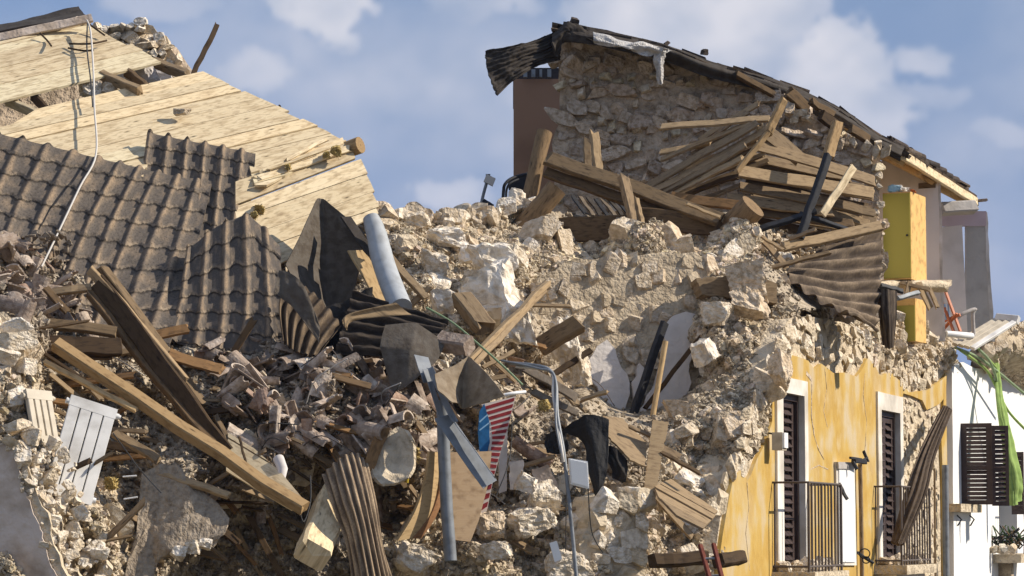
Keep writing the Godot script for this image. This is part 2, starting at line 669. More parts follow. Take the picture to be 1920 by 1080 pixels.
# weathered roof sheet: grey pans, dusty ridges, pale worn edge on each step
func tiled_look(count: float, steps: float, s: int) -> StandardMaterial3D:
	var n := FastNoiseLite.new()
	n.seed = s
	n.frequency = .03
	n.fractal_octaves = 5
	var im := Image.create(512, 512, false, Image.FORMAT_RGB8)
	for y in 512:
		var v := (y + .5) / 512.0
		for x in 512:
			var u := (x + .5) / 512.0
			var t := fposmod(u * count, 1.0)
			var k := sin(PI * t / .36) if t < .36 else 0.0
			var saw := fposmod(v * steps + (.16 * sin(PI * (t - .36) / .64) if t > .36 else -.1 * sin(PI * t / .36)) + .03 * floorf(u * count), 1.0)
			var g := n.get_noise_2d(x * 1.0, y * .55)
			var h := n.get_noise_2d(x * 5.0 + 700.0, y * 4.0)
			var c := Color(.40, .375, .35).lerp(Color(.62, .545, .455), clampf(k * .75 + g * .9 + .05, 0, 1))
			c = c.lerp(Color(.68, .62, .54), smoothstep(.84, .97, saw) * clampf(.65 + g * 1.2, 0, 1) * .85)
			if saw < .10: c = c * (.62 + saw * 3.8)
			c = c * (1.0 + h * .16)
			if n.get_noise_2d(x * 9.0 + 50.0, y * 9.0) > .42: c = c * .55
			im.set_pixel(x, y, c)
	var m := StandardMaterial3D.new()
	m.albedo_texture = ImageTexture.create_from_image(im)
	m.albedo_color = lin(.88, .86, .84)
	m.roughness = .88
	m.metallic_specular = .3
	m.heightmap_enabled = true
	m.heightmap_texture = m.albedo_texture
	m.heightmap_scale = .5
	return m

func wood(tex: Texture2D, r := 1.0, g := 1.0, b := 1.0, rough := .8, sy := 2.0, bump_cm := .25) -> StandardMaterial3D:
	var m := StandardMaterial3D.new()
	m.albedo_texture = tex
	m.albedo_color = lin(r, g, b)
	m.roughness = rough
	m.metallic_specular = .3
	m.uv1_scale = Vector3(.5, sy, 1)
	m.heightmap_enabled = true
	m.heightmap_texture = tex
	m.heightmap_scale = bump_cm
	return m

func plain(r: float, g: float, b: float, rough := .7, metal := 0.0) -> StandardMaterial3D:
	var m := StandardMaterial3D.new()
	m.albedo_color = lin(r, g, b)
	m.roughness = rough
	m.metallic = metal
	return m

func materials():
	var bump := ntex(.012, [], 6, 3)
	var bump_fine := ntex(.035, [], 5, 4)
	var cell := ntex(.02, [], 4, 6, FastNoiseLite.TYPE_CELLULAR)
	M.bump = bump; M.bump_fine = bump_fine
	var st := ntex(.014, [[0.0, .42, .36, .29], [.38, .70, .64, .55], [.55, .93, .89, .82], [.66, 1, .98, .95], [1.0, 1, 1, 1]], 5, 11)
	var grime := ntex(.008, [[0.0, .45, .42, .38], [.45, .8, .77, .72], [.7, 1, 1, 1], [1.0, 1, 1, 1]], 6, 12)
	M.stone_a = smat(st, lin(.74, .655, .53), .95, 1.3, bump_fine, 2.6)
	M.stones = [M.stone_a, tinted(M.stone_a, .80, .73, .62), tinted(M.stone_a, .67, .585, .465), tinted(M.stone_a, .84, .79, .71), tinted(M.stone_a, .60, .525, .425), tinted(M.stone_a, .72, .61, .475)]
	M.stone_mm = tinted(M.stone_a, .74, .665, .55)
	M.stone_mm.vertex_color_use_as_albedo = true
	M.boulder = smat(st, lin(.86, .81, .73), .95, .7, bump, 5.0)
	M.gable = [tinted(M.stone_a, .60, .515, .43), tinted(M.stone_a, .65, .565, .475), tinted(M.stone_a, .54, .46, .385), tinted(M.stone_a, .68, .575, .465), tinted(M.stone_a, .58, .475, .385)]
	M.mortar = smat(ntex(.01, [[0.0, .3, .27, .23], [.5, .8, .75, .66], [1.0, 1, .97, .9]], 6, 13), lin(.62, .54, .43), 1.0, .8, bump_fine, 3.0)
	M.mortar_dark = tinted(M.mortar, .66, .565, .47)
	M.mortar_pale = tinted(M.mortar, .74, .66, .54)
	M.dirt = smat(ntex(.016, [[0.0, .25, .21, .17], [.45, .65, .59, .5], [.7, .95, .9, .8], [1.0, 1, 1, 1]], 6, 14), lin(.36, .295, .22), 1.0, 1.1, bump_fine, 3.0)
	M.heap_earth = tinted(M.dirt, 1, 1, 1)
	M.heap_earth.vertex_color_use_as_albedo = true
	M.debris_mm = tinted(M.dirt, .8, .8, .8)
	M.debris_mm.vertex_color_use_as_albedo = true
	var soft := ntex(.008, [[0.0, .78, .77, .76], [.5, .95, .95, .95], [1.0, 1, 1, 1]], 5, 17)
	M.plaster_grey = smat(grime, lin(.64, .545, .47), .9, .5, bump_fine, 1.2)
	M.plaster_white = smat(grime, lin(.72, .69, .68), .9, .35, bump_fine, .3)
	M.plaster_chalk = smat(soft, lin(.68, .63, .58), .9, .5, bump_fine, 1.2)
	M.plaster_mauve = smat(soft, lin(.76, .70, .66), .9, .3, bump_fine, .2)
	M.plaster_pink = smat(soft, lin(.60, .48, .51), .9, .3, bump_fine, .2)
	var yel := ntex(.006, [[0.0, .66, .59, .46], [.33, .65, .52, .29], [.44, .65, .465, .155], [.56, .625, .42, .115], [.68, .56, .36, .09], [1.0, .72, .60, .38]], 6, 15)
	M.yellow = smat(yel, lin(.82, .80, .80), .9, .33, bump_fine, .5)
	M.yellow.uv1_scale = Vector3(.42, .26, .42)
	M.white_wall = smat(ntex(.006, [[0.0, .86, .85, .83], [.45, .97, .97, .96], [1, 1, 1, 1]], 5, 16), lin(.84, .84, .83), .9, .3, bump_fine, .2)
	M.white_trim = smat(grime, lin(.82, .79, .73), .85, .25, bump_fine, .3)
	M.concrete = smat(soft, lin(.46, .43, .40), .95, .6, bump_fine, .8)
	M.brown_wall = smat(soft, lin(.34, .20, .125), .9, .2)
	var pine := grain(Color(.955, .90, .775), Color(.86, .77, .61), Color(.60, .52, .41), 7, 21, .55)
	var old := grain(Color(.70, .615, .485), Color(.47, .395, .30), Color(.33, .285, .23), 4, 22, .6)
	var grey := grain(Color(.74, .66, .54), Color(.52, .45, .35), Color(.42, .355, .28), 4, 23, .6)
	M.pine = [wood(pine, .93, .93, .93), wood(pine, .80, .79, .77), wood(pine, .93, .90, .85), wood(pine, .72, .705, .685), wood(pine, .87, .90, .90)]
	# grime that lies on the new boards in patches
	var dirt_mask := ntex(.009, [[0.0, .66, .62, .57], [.34, .87, .84, .81], [.50, .98, .975, .97], [1, 1, 1, 1]], 5, 41)
	for m in M.pine:
		m.detail_enabled = true
		m.detail_albedo = dirt_mask
		m.detail_blend_mode = BaseMaterial3D.BLEND_MODE_MUL
	M.tan_beam = wood(pine, .42, .335, .245)
	M.pine_warm = wood(pine, .64, .54, .42)
	M.old = [wood(old, .90, .87, .86), wood(old, .58, .55, .52), wood(old, 1.1, 1.06, 1.0)]
	M.brown = wood(old, .44, .39, .345)
	M.rust_wood = wood(old, .80, .62, .45)
	M.dark_wood = wood(old, .22, .19, .17)
	M.grey_wood = [wood(grey, .86, .81, .75), wood(grey, .68, .645, .61), wood(grey, 1.0, .94, .85)]
	M.log = wood(old, .76, .70, .65, .9, 2.0, .8)
	M.log_pale = wood(grey, .95, .85, .70, .9, 2.0, .8)
	M.ply = wood(pine, .52, .44, .40, .7, .8, .05)
	M.ply_edge = wood(pine, .35, .22, .16, .7)
	var clay := ntex(.013, [[0.0, .34, .31, .28], [.4, .64, .56, .50], [.62, .9, .85, .80], [1.0, 1, .97, .93]], 5, 31)
	M.clay_a = smat(clay, lin(.46, .395, .335), .9, 1.6, bump_fine, 1.0)
	M.clay = [M.clay_a, tinted(M.clay_a, .38, .325, .28), tinted(M.clay_a, .55, .485, .42), tinted(M.clay_a, .31, .275, .245), tinted(M.clay_a, .64, .58, .51), tinted(M.clay_a, .42, .32, .26)]
	M.clay_dark = [tinted(M.clay_a, .105, .09, .08), tinted(M.clay_a, .14, .115, .095), tinted(M.clay_a, .085, .075, .068), tinted(M.clay_a, .19, .16, .13)]
	var sh := ntex(.012, [[0.0, .42, .35, .28], [.42, .70, .62, .53], [.62, .92, .86, .78], [1.0, 1, .95, .86]], 6, 32)
	M.sheet = smat(sh, lin(.21, .185, .155), .85, 1.0, bump_fine, .6)
	M.sheet_dusty = tinted(M.sheet, .34, .295, .24)
	M.sheet_brown = tinted(M.sheet, .29, .24, .185)
	M.sheet_deep = tinted(M.sheet, .12, .095, .075)
	M.sheet_dark = tinted(M.sheet, .07, .065, .062)
	M.felt = tinted(M.sheet, .30, .26, .205)
	M.felt_grey = tinted(M.sheet, .13, .12, .108)
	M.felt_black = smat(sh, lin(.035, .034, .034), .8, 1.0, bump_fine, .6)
	M.blanket = smat(ntex(.02, [[0.0, .3, .26, .22], [.45, .7, .64, .56], [1.0, 1, .96, .9]], 6, 33), lin(.47, .415, .345), 1.0, 1.3, bump_fine, 2.0)
	var mt := ntex(.01, [[0.0, .5, .48, .46], [.5, .85, .85, .85], [1, 1, 1, 1]], 5, 34)
	M.zinc = smat(mt, lin(.26, .28, .30), .5, 1.0, bump_fine, .1)
	M.zinc.metallic = .2
	M.pipe_blue = smat(mt, lin(.46, .485, .50), .55, 1.0)
	M.iron = smat(mt, lin(.035, .036, .04), .6, 2.0, bump_fine, .2)
	M.rail = plain(.09, .07, .06, .7)
	M.shutter = smat(mt, lin(.075, .052, .046), .5, 1.0)
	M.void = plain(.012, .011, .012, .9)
	M.enamel = smat(mt, lin(.84, .83, .80), .35, .5)
	M.cream_metal = smat(mt, lin(.62, .55, .43), .5, .8)
	M.plastic_white = plain(.85, .85, .83, .45)
	M.cable_white = plain(.55, .52, .47, .7)
	M.cable_dark = plain(.03, .03, .03, .7)
	M.cable_green = plain(.22, .30, .16, .6)
	M.foam = smat(ntex(.03, [[0, .5, .4, .2], [.5, .85, .75, .5], [1, 1, 1, .9]], 5, 35), lin(.72, .6, .34), 1.0, 3.0, bump_fine, 4.0)
	M.foil = smat(mt, lin(.62, .60, .57), .4, 2.0, bump_fine, 2.0)
	M.black_cloth = smat(mt, lin(.04, .039, .038), .95, 1.0, bump_fine, 1.0)
	M.green_cloth = smat(mt, lin(.33, .47, .14), .9, 1.0)
	M.red = smat(mt, lin(.36, .045, .05), .5, 1.5)
	M.red_white = plain(.70, .62, .55, .6)
	M.blue = smat(mt, lin(.03, .16, .38), .5, 1.5)
	M.sky_blue = plain(.30, .52, .72, .5)
	M.olive = plain(.36, .31, .045, .6)
	M.maple = wood(pine, .95, .72, .38, .5, .6, .02)
	M.yellow_paint = smat(mt, lin(.55, .40, .055), .55, .6)
	M.orange_wood = plain(.48, .14, .045, .6)
	M.rust = smat(clay, lin(.16, .045, .03), .8, 2.0)
	M.asphalt = smat(grime, lin(.055, .055, .055), .95, .3, bump_fine, 1.0)
	M.hill = smat(grime, lin(.05, .075, .05), 1.0, .002)
	M.ground = smat(M.dirt.albedo_texture, lin(.2, .19, .14), 1.0, .1)
	M.plant = plain(.05, .09, .03, .8)

# ---------- sky, sun, camera ----------
func sky_color(d: Vector3, cl: FastNoiseLite, spots: Array) -> Color:
	var y := maxf(d.y, 0.0)
	var c := Color(.255, .30, .375).lerp(Color(.175, .245, .365), clampf(y * 4.6, 0, 1)).lerp(Color(.13, .21, .39), clampf((y - .22) * 1.3, 0, 1))
	c = c.lerp(Color(.145, .235, .40), clampf((-d.x - .02) * 5.0, 0, .6) * clampf(1.0 - absf(d.y - .15) * 6.0, 0, 1))
	var wp := Vector3(cl.get_noise_3d(d.x * 330.0, d.y * 330.0, 5.0), cl.get_noise_3d(d.x * 330.0 + 90.0, d.y * 330.0, 60.0) * .7, 0) * .020 + Vector3(cl.get_noise_3d(d.x * 1300.0, d.y * 1300.0, 15.0), cl.get_noise_3d(d.x * 1300.0, d.y * 1300.0, 160.0), 0) * .0065
	var q := d / maxf(y + .22, .06)
	var n := cl.get_noise_3d(d.x * 420.0, d.y * 640.0, d.z * 420.0) * .5 + .5
	var n2 := cl.get_noise_3d(d.x * 1700.0 + 70.0, d.y * 2300.0, d.z * 1700.0) * .5 + .5
	var n3 := absf(cl.get_noise_3d(d.x * 4200.0 + 7.0, d.y * 4800.0, d.z * 300.0))
	var big := cl.get_noise_3d(q.x * 30.0, 40.0, q.z * 30.0) * .5 + .5
	var w := smoothstep(.40, .72, big * .62 + n * .38) * .62
	for s in spots:
		var e: Vector3 = d - s[0] + wp
		var k: float = exp(-(e.x * e.x / (s[1] * s[1]) + e.y * e.y / (s[2] * s[2])) * .8) if d.z < 0 else 0.0
		w = maxf(w, s[3] * smoothstep(.34, .60, k + (n2 - .5) * .55 + (.22 - n3) * .42) * (.55 + .45 * smoothstep(.2, .8, k)))
	var lit := Color(.68, .645, .625).lerp(Color(.42, .44, .48), clampf(n2 * 1.5 - .35, 0, 1))
	return c.lerp(lit, clampf(w, 0, .93))

func set_sky(env: Environment):
	var cl := FastNoiseLite.new()
	cl.seed = 77
	cl.frequency = .02
	cl.fractal_octaves = 5
	var spots := []
	for s in [[660, 22, 100, 60, 1.0], [520, 135, 70, 45, .75], [600, 120, 40, 70, .5], [880, 335, 80, 34, .8], [1290, 35, 220, 90, .9], [1300, 100, 150, 60, .8], [1530, 150, 130, 90, .95], [1640, 230, 90, 60, .8], [1715, 105, 60, 34, .6], [1890, 260, 70, 36, .5], [1450, 40, 90, 50, .7], [330, 10, 130, 30, .5], [930, 10, 100, 30, .5], [1740, 180, 70, 30, .4], [1190, 140, 60, 40, .5]]:
		var d := ray(s[0], s[1]).normalized()
		spots.append([d, s[2] / F, s[3] / F, s[4]])
	var wd := 4096
	var ht := 2048
	var im := Image.create(512, 256, false, Image.FORMAT_RGBF)
	for y in 256:
		var th := PI * (y + .5) / 256.0
		for x in 512:
			var ph := TAU * (x + .5) / 512.0
			im.set_pixel(x, y, sky_color(Vector3(sin(th) * sin(ph), cos(th), -sin(th) * cos(ph)), cl, []))
	im.resize(wd, ht, Image.INTERPOLATE_CUBIC)
	for y in range(int(ht * .42), int(ht * .505)):
		var th := PI * (y + .5) / ht
		for x in range(int(-wd * .04), int(wd * .04)):
			var ph := TAU * (x + .5) / wd
			im.set_pixel(posmod(x, wd), y, sky_color(Vector3(sin(th) * sin(ph), cos(th), -sin(th) * cos(ph)), cl, spots))
	var pm := PanoramaSkyMaterial.new()
	pm.panorama = ImageTexture.create_from_image(im)
	var sky := Sky.new()
	sky.sky_material = pm
	env.background_mode = Environment.BG_SKY
	env.sky = sky
	env.ambient_light_source = Environment.AMBIENT_SOURCE_SKY

# ---------- the heap ----------
const HEAP := [[-40, 560, 27.6], [40, 640, 27.0], [0, 760, 26.2], [60, 900, 25.9], [150, 1000, 25.9], [0, 1100, 25.4], [200, 1090, 26.1], [60, 480, 28.8], [150, 540, 28.9], [190, 480, 29.9], [250, 560, 29.6], [340, 560, 29.9], [430, 600, 29.6], [240, 640, 28.5], [400, 690, 28.4], [540, 690, 28.6],
	[120, 700, 27.6], [250, 740, 27.9], [350, 790, 27.7], [450, 760, 27.5], [600, 720, 27.8], [220, 860, 27.2], [330, 900, 26.9], [450, 900, 27.2], [300, 1000, 27.0], [480, 1000, 27.7], [560, 990, 28.2], [640, 930, 28.6], [690, 820, 27.6], [760, 800, 27.9], [560, 800, 27.4], [500, 850, 27.3],
	[730, 960, 28.4], [740, 1060, 27.7], [600, 1090, 28.0], [430, 1090, 27.6], [800, 700, 28.7], [860, 770, 29.9], [930, 800, 29.6], [950, 900, 28.9], [1000, 1000, 28.3], [900, 1080, 27.8], [1100, 1080, 28.2], [1150, 960, 28.7], [1190, 1080, 28.6], [1290, 1080, 29.3],
	[700, 420, 32.0], [800, 410, 33.0], [900, 400, 34.0], [980, 400, 35.2], [760, 480, 31.3], [850, 480, 32.0], [950, 500, 32.6], [790, 560, 30.2], [850, 560, 30.9], [900, 620, 30.6], [980, 640, 31.6], [640, 560, 30.5], [600, 590, 30.2], [700, 620, 29.5],
	[1000, 460, 33.6], [1200, 460, 33.9], [1400, 460, 34.3], [1100, 415, 35.2], [1300, 410, 35.6], [1480, 440, 36.2], [1050, 560, 33.3], [1250, 560, 34.0], [1050, 690, 33.2], [1180, 720, 33.9], [1260, 690, 34.1], [1150, 620, 33.8],
	[1330, 560, 32.7], [1400, 660, 31.9], [1430, 560, 33.0], [1425, 760, 31.3], [1350, 800, 30.7], [1290, 820, 30.6], [1390, 850, 30.6], [1280, 950, 29.8], [1340, 1010, 29.7], [1160, 830, 29.9], [1080, 800, 29.8], [1180, 900, 29.5], [1480, 590, 32.9], [1460, 640, 32.3], [1530, 520, 36.0], [1330, 640, 32.2]]
const RIDGE := [[-60, 440], [150, 500], [350, 620], [480, 520], [560, 468], [640, 425], [690, 402], [740, 396], [800, 404], [840, 412], [870, 402], [930, 392], [970, 384], [1040, 396], [1200, 420], [1330, 405], [1400, 410], [1480, 436], [1520, 466], [1545, 480]]
var hgrid := PackedFloat32Array()

func heap_base(px: float, py: float) -> float:
	var s := 0.0
	var t := 0.0
	for q in HEAP:
		var dx: float = px - q[0]
		var dy: float = py - q[1]
		var k := 1.0 / pow(dx * dx + dy * dy + 900.0, 2.0)
		s += k; t += k * q[2]
	return t / s

func heap_cache():
	hgrid.resize(90 * 50)
	for j in 50:
		for i in 90:
			hgrid[j * 90 + i] = heap_base(-100 + i * 20, 340 + j * 20)

func heap_d(px: float, py: float) -> float:
	var x := clampf((px + 100) / 20.0, 0, 88.9)
	var y := clampf((py - 340) / 20.0, 0, 48.9)
	var i := int(x)
	var j := int(y)
	var a := lerpf(hgrid[j * 90 + i], hgrid[j * 90 + i + 1], x - i)
	var b := lerpf(hgrid[j * 90 + 90 + i], hgrid[j * 90 + 91 + i], x - i)
	var d := lerpf(a, b, y - j)
	var smooth_wall := 1.0
	if px > 1010 and px < 1340 and py > 470 and py < 800: smooth_wall = .35
	if px > 960 and px < 1480 and py < 480: smooth_wall = .3
	d -= smooth_wall * (.30 * fbm.get_noise_2d(px * .42, py * .42) + .16 * fbm.get_noise_2d(px * 1.3 + 500, py * 1.3) + .05 * absf(fbm.get_noise_2d(px * 4.0, py * 4.0 + 900)))
	# the heap ends where the street front stands
	var e := heap_end(py)
	if py > 585 and px > e - 60.0:
		var r := ray(px, py)
		var fd: float = -r.z * ((Vector3(3.28, 0, -32.5) - eye).dot(Vector3(.943, 0, .334)) / r.dot(Vector3(.943, 0, .334)))
		var k := smoothstep(e - 60.0, e - 6.0, px)
		d = lerpf(d, maxf(d, fd + .10), k) if px < e + 3.0 else maxf(d, fd + 1.6)
	return d

const ENDS := [[585, 1500], [640, 1458], [700, 1448], [780, 1442], [840, 1420], [885, 1385], [940, 1364], [1000, 1352], [1170, 1338]]
func heap_end(py: float) -> float:
	for k in ENDS.size() - 1:
		if py <= ENDS[k + 1][0]:
			return lerpf(ENDS[k][1], ENDS[k + 1][1], clampf((py - ENDS[k][0]) / float(ENDS[k + 1][0] - ENDS[k][0]), 0, 1))
	return 1338.0

func ridge(px: float) -> float:
	for k in RIDGE.size() - 1:
		if px <= RIDGE[k + 1][0]:
			var f: float = clampf((px - RIDGE[k][0]) / (RIDGE[k + 1][0] - RIDGE[k][0]), 0, 1)
			return lerpf(RIDGE[k][1], RIDGE[k + 1][1], f) + 7.0 * fbm.get_noise_2d(px * 2.5, 33.0)
	return 600.0

func heap_p(px: float, py: float) -> Vector3:
	return P(px, py, heap_d(px, py))

func inside(px: float, py: float, poly: Array) -> bool:
	var k := false
	var n := poly.size()
	var j := n - 1
	for i in n:
		if (poly[i][1] > py) != (poly[j][1] > py) and px < (poly[j][0] - poly[i][0]) * (py - poly[i][1]) / float(poly[j][1] - poly[i][1]) + poly[i][0]:
			k = not k
		j = i
	return k

const R_STONE := [
	[[690, 396], [960, 384], [1010, 440], [1010, 560], [960, 640], [860, 660], [780, 590], [730, 500]],
	[[-20, 570], [50, 590], [80, 720], [160, 830], [230, 960], [300, 1090], [-20, 1090]],
	[[720, 1010], [900, 930], [1060, 880], [1220, 930], [1230, 1090], [720, 1090]],
	[[1290, 560], [1480, 570], [1470, 700], [1445, 800], [1380, 900], [1355, 1090], [1210, 1090], [1190, 960], [1260, 820], [1310, 640]],
	[[950, 440], [1400, 400], [1440, 470], [1400, 520], [1000, 500]]]
const R_TILE := [
	[[385, 650], [560, 640], [700, 655], [800, 690], [850, 770], [790, 870], [720, 900], [600, 860], [500, 840], [420, 740]],
	[[-10, 440], [50, 455], [130, 535], [185, 640], [60, 620], [-10, 560]]]
const R_WALL := [[1020, 500], [1300, 500], [1320, 620], [1300, 780], [1100, 780], [1000, 640]]
const R_HOLE := [[[560, 890], [690, 880], [730, 1000], [700, 1090], [540, 1090]], [[150, 640], [330, 660], [430, 820], [330, 800]], [[1010, 760], [1150, 770], [1140, 900], [1040, 880]], [[820, 740], [960, 720], [960, 900], [840, 900]]]

func build_heap():
	heap_cache()
	var mb := MB.new()
	var g := []
	var x0 := -80.0
	var nx := 324
	var ny := 150
	# two rows behind the ridge make it a mound with a back
	for i in ny + 3:
		var row := []
		for j in nx + 1:
			var px := x0 + j * 5.0
			var top_ := ridge(px)
			if i < 2:
				var q := heap_p(px, top_)
				row.append(q + (Vector3(0, -3.5, -2.6) if i == 0 else Vector3(0, -.12, -.7)))
			else:
				var py := lerpf(top_, 1170.0, float(i - 2) / ny)
				row.append(heap_p(px, py))
		g.append(row)
	var nn := _norms(g)
	var cols := PackedColorArray()
	var tone := []
	for i in g.size():
		var row := PackedColorArray()
		for j in nx + 1:
			var px := x0 + j * 5.0
			var py := lerpf(ridge(px), 1170.0, maxf(0.0, float(i - 2) / ny))
			var w := 0.0
			for q in [[0, 0], [14, 0], [-14, 0], [0, 14], [0, -14], [20, 20], [-20, -20], [20, -20], [-20, 20]]:
				for r in R_STONE:
					if inside(px + q[0], py + q[1], r):
						w += 1.0 / 9.0
						break
			row.append(Color(.55, .495, .42).lerp(Color(.72, .645, .535), clampf(w + .35 * fbm.get_noise_2d(px, py), 0, 1)))
		tone.append(row)
	for i in g.size() - 1:
		for j in nx:
			var sd := [tone[i][j], tone[i][j + 1], tone[i + 1][j + 1], tone[i][j], tone[i + 1][j + 1], tone[i + 1][j]]
			for q in 6: cols.append(sd[q])
			var u := Vector2(j, i) * .1
			mb.stri(g[i][j], g[i][j + 1], g[i + 1][j + 1], -nn[i][j], -nn[i][j + 1], -nn[i + 1][j + 1], u, u, u)
			mb.stri(g[i][j], g[i + 1][j + 1], g[i + 1][j], -nn[i][j], -nn[i + 1][j + 1], -nn[i + 1][j], u, u, u)
	# the foot of the mound goes down to the street behind the lower edge
	for j in nx:
		var a: Vector3 = g[-1][j]
		var b: Vector3 = g[-1][j + 1]
		var c := Vector3(b.x, -.2, b.z + 1.2)
		var d := Vector3(a.x, -.2, a.z + 1.2)
		mb.tri(a, b, c); mb.tri(a, c, d)
	while cols.size() < mb.v.size(): cols.append(Color(.35, .29, .22))
	var heap := obj("rubble_heap", mb, M.dirt, self, cols)
	tag(heap, "long heap of stone rubble, earth and broken roof tiles across the collapsed houses", "rubble heap", "", "structure")
	heap.material_override = M.heap_earth
	scatter(heap)

func settle(px: float, py: float, s: float, lift := .25) -> Vector3:
	return heap_p(px, py) + Vector3(.25, .3, .9).normalized() * s * lift

func scatter(heap: Node3D):
	# the large stones, each a part
	var big := []
	for r in R_STONE:
		var bb := Rect2(r[0][0], r[0][1], 0, 0)
		for q in r: bb = bb.expand(Vector2(q[0], q[1]))
		var want := int(bb.size.x * bb.size.y / 1250.0)
		for k in want:
			var p := Vector2(rr(bb.position.x, bb.end.x), rr(bb.position.y, bb.end.y))
			if not inside(p.x, p.y, r) or p.y < ridge(p.x) - 2: continue
			var s := 9.0 * pow(rng.randf() + .02, -.42)
			big.append([minf(s, 34.0), p])
	for k in 4200:
		var r: Array = R_STONE[[0, 0, 1, 1, 2, 2, 3, 3, 4, 4, 4][k % 11]]
		var bb := Rect2(r[0][0], r[0][1], 0, 0)
		for e in r: bb = bb.expand(Vector2(e[0], e[1]))
		var q := Vector2(rr(bb.position.x, bb.end.x), rr(bb.position.y, bb.end.y))
		if inside(q.x, q.y, r) and q.y > ridge(q.x): big.append([rr(3.5, 9.0), q])
	for k in 46: # along the ridge
		var px := rr(690, 1010)
		big.append([rr(8, 22), Vector2(px, ridge(px) + rr(-2, 10))])
	for k in 60: # in the tile heaps too
		var p := Vector2(rr(380, 1000), rr(650, 1080))
		big.append([rr(7, 15), p])
	big.sort_custom(func(a, b): return a[0] > b[0])
	var ts := []
	var cs := []
	for k in big.size():
		var p: Vector2 = big[k][1]
		var s: float = big[k][0] * heap_d(p.x, p.y) / F
		var b := rand_basis() * Basis.from_scale(Vector3(s * rr(.8, 1.3), s * rr(.6, 1.0), s * rr(.7, 1.1)))
		var t := Transform3D(b, settle(p.x, p.y, s, .15))
		if k < 300:
			put("stone", rocks[rng.randi() % rocks.size()], M.stones[rng.randi() % M.stones.size()], t, heap)
		else:
			var v := rr(.7, 1.25)
			ts.append(t); cs.append(Color(v, v * rr(.94, 1.0), v * rr(.85, 1.0)))
	stuff_mm("small_stones", rocks[1], M.stone_mm, ts, cs, heap)
	# gravel and chips everywhere, in four lots of different shape
	for lot in 4:
		ts = []; cs = []
		for k in 13000:
			var px := rr(-70, 1500)
			var py := rr(400, 1130)
			if py < ridge(px) - 1: continue
			var stone := false
			for r in R_STONE:
				if inside(px, py, r): stone = true
			var wall := inside(px, py, R_WALL)
			if wall and rng.randf() < .55: continue
			var s := (rr(1.2, 3.2) if rng.randf() < .75 else rr(3.2, 7.5)) * (1.15 if stone else .9)
			s *= heap_d(px, py) / F
			var b := rand_basis() * Basis.from_scale(Vector3(s * rr(.8, 1.5), s * rr(.5, 1.0), s))
			ts.append(Transform3D(b, settle(px, py, s, .2)))
			var v := rr(.55, 1.2)
			if stone: cs.append(Color(.84 * v, .76 * v, .63 * v))
			elif wall: cs.append(Color(.68 * v, .60 * v, .485 * v))
			else:
				var c := Color(.70, .635, .54) if rng.randf() < .65 else Color(.54, .47, .395)
				cs.append(Color(c.r * v, c.g * v, c.b * v))
		stuff_mm("gravel", pebbles[lot], M.debris_mm, ts, cs, heap)
	# powder and crumbs that fill the stone slopes
	for lot in 2:
		ts = []; cs = []
		for k in 16000:
			var r: Array = R_STONE[[0, 0, 1, 2, 3, 3, 4, 4][k % 8]]
			var bb := Rect2(r[0][0], r[0][1], 0, 0)
			for e in r: bb = bb.expand(Vector2(e[0], e[1]))
			var px := rr(bb.position.x, bb.end.x)
			var py := rr(bb.position.y, bb.end.y)
			if not inside(px, py, r) or py < ridge(px) - 1: continue
			var s := rr(.8, 2.6) * heap_d(px, py) / F
			ts.append(Transform3D(rand_basis() * Basis.from_scale(Vector3(s * 1.2, s * .8, s)), settle(px, py, .06, rr(0, .8))))
			var v := rr(.8, 1.15)
			cs.append(Color(.88 * v, .80 * v, .68 * v))
		stuff_mm("crumbs", pebbles[lot * 2], M.debris_mm, ts, cs, heap)
	# fallen roof tiles
	var spots := []
	for k in 400:
		var r: Array = R_TILE[0] if k < 300 else R_TILE[1]
		var p := Vector2(rr(380, 850), rr(640, 900)) if k < 300 else Vector2(rr(-10, 270), rr(440, 640))
		if inside(p.x, p.y, r): spots.append(p)
	for k in 34: spots.append(Vector2(rr(380, 1000), rr(680, 1000)))
	for p in spots:
		var yaw := rr(-1.0, .5) if rng.randf() < .7 else rr(-PI, PI)
		var b := Basis.from_euler(Vector3(0, rr(-1.2, 1.2), yaw)) * Basis(Vector3.RIGHT, [rr(-1.9, -.9), rr(-.4, .3), rr(.6, 1.9), rr(2.6, 3.5)][rng.randi() % 4])
		var which := rng.randi() % tiles.size()
		var t := Transform3D(b.scaled_local(Vector3.ONE * rr(.85, 1.15)), settle(p.x, p.y, .10, rr(.2, 1.9)))
		put("roof_tile", tiles[which], M.clay[rng.randi() % M.clay.size()], t, heap)
	ts = []; cs = []
	for k in 8200:
		var r: Array = R_TILE[0] if k < 6400 else R_TILE[1]
		var px := rr(370, 900) if k < 6400 else rr(-10, 280)
		var py := rr(640, 960) if k < 6400 else rr(440, 650)
		if k % 4 and not inside(px, py, r): continue
		var s := rr(.012, .055)
		ts.append(Transform3D(rand_basis() * Basis.from_scale(Vector3(s * 1.3, s * .3, s)), settle(px, py, .05, rr(.1, .9))))
		var v := rr(.6, 1.25)
		var c: Color = [Color(.50, .44, .38), Color(.62, .56, .49), Color(.40, .35, .305), Color(.70, .645, .57)][k % 4]
		cs.append(Color(c.r * v, c.g * v, c.b * v))
	stuff_mm("tile_shards", rocks[9], M.debris_mm, ts, cs, heap)
	for k in 16:
		var p := Vector2(rr(120, 1200), rr(640, 1040))
		var a := settle(p.x, p.y, .1, 1.0)
		var mid := a + Vector3(rr(-.25, .25), rr(.05, .3), rr(.05, .25))
		var e := mid + Vector3(rr(-.4, .4), rr(-.3, .2), rr(-.1, .2))
		var w := MB.new()
		tube(w, curve_pts([a, mid, e], 5), [.006], 5)
		obj("bent_wire", w, [M.cable_dark, M.rail, M.cable_white][k % 3], heap)
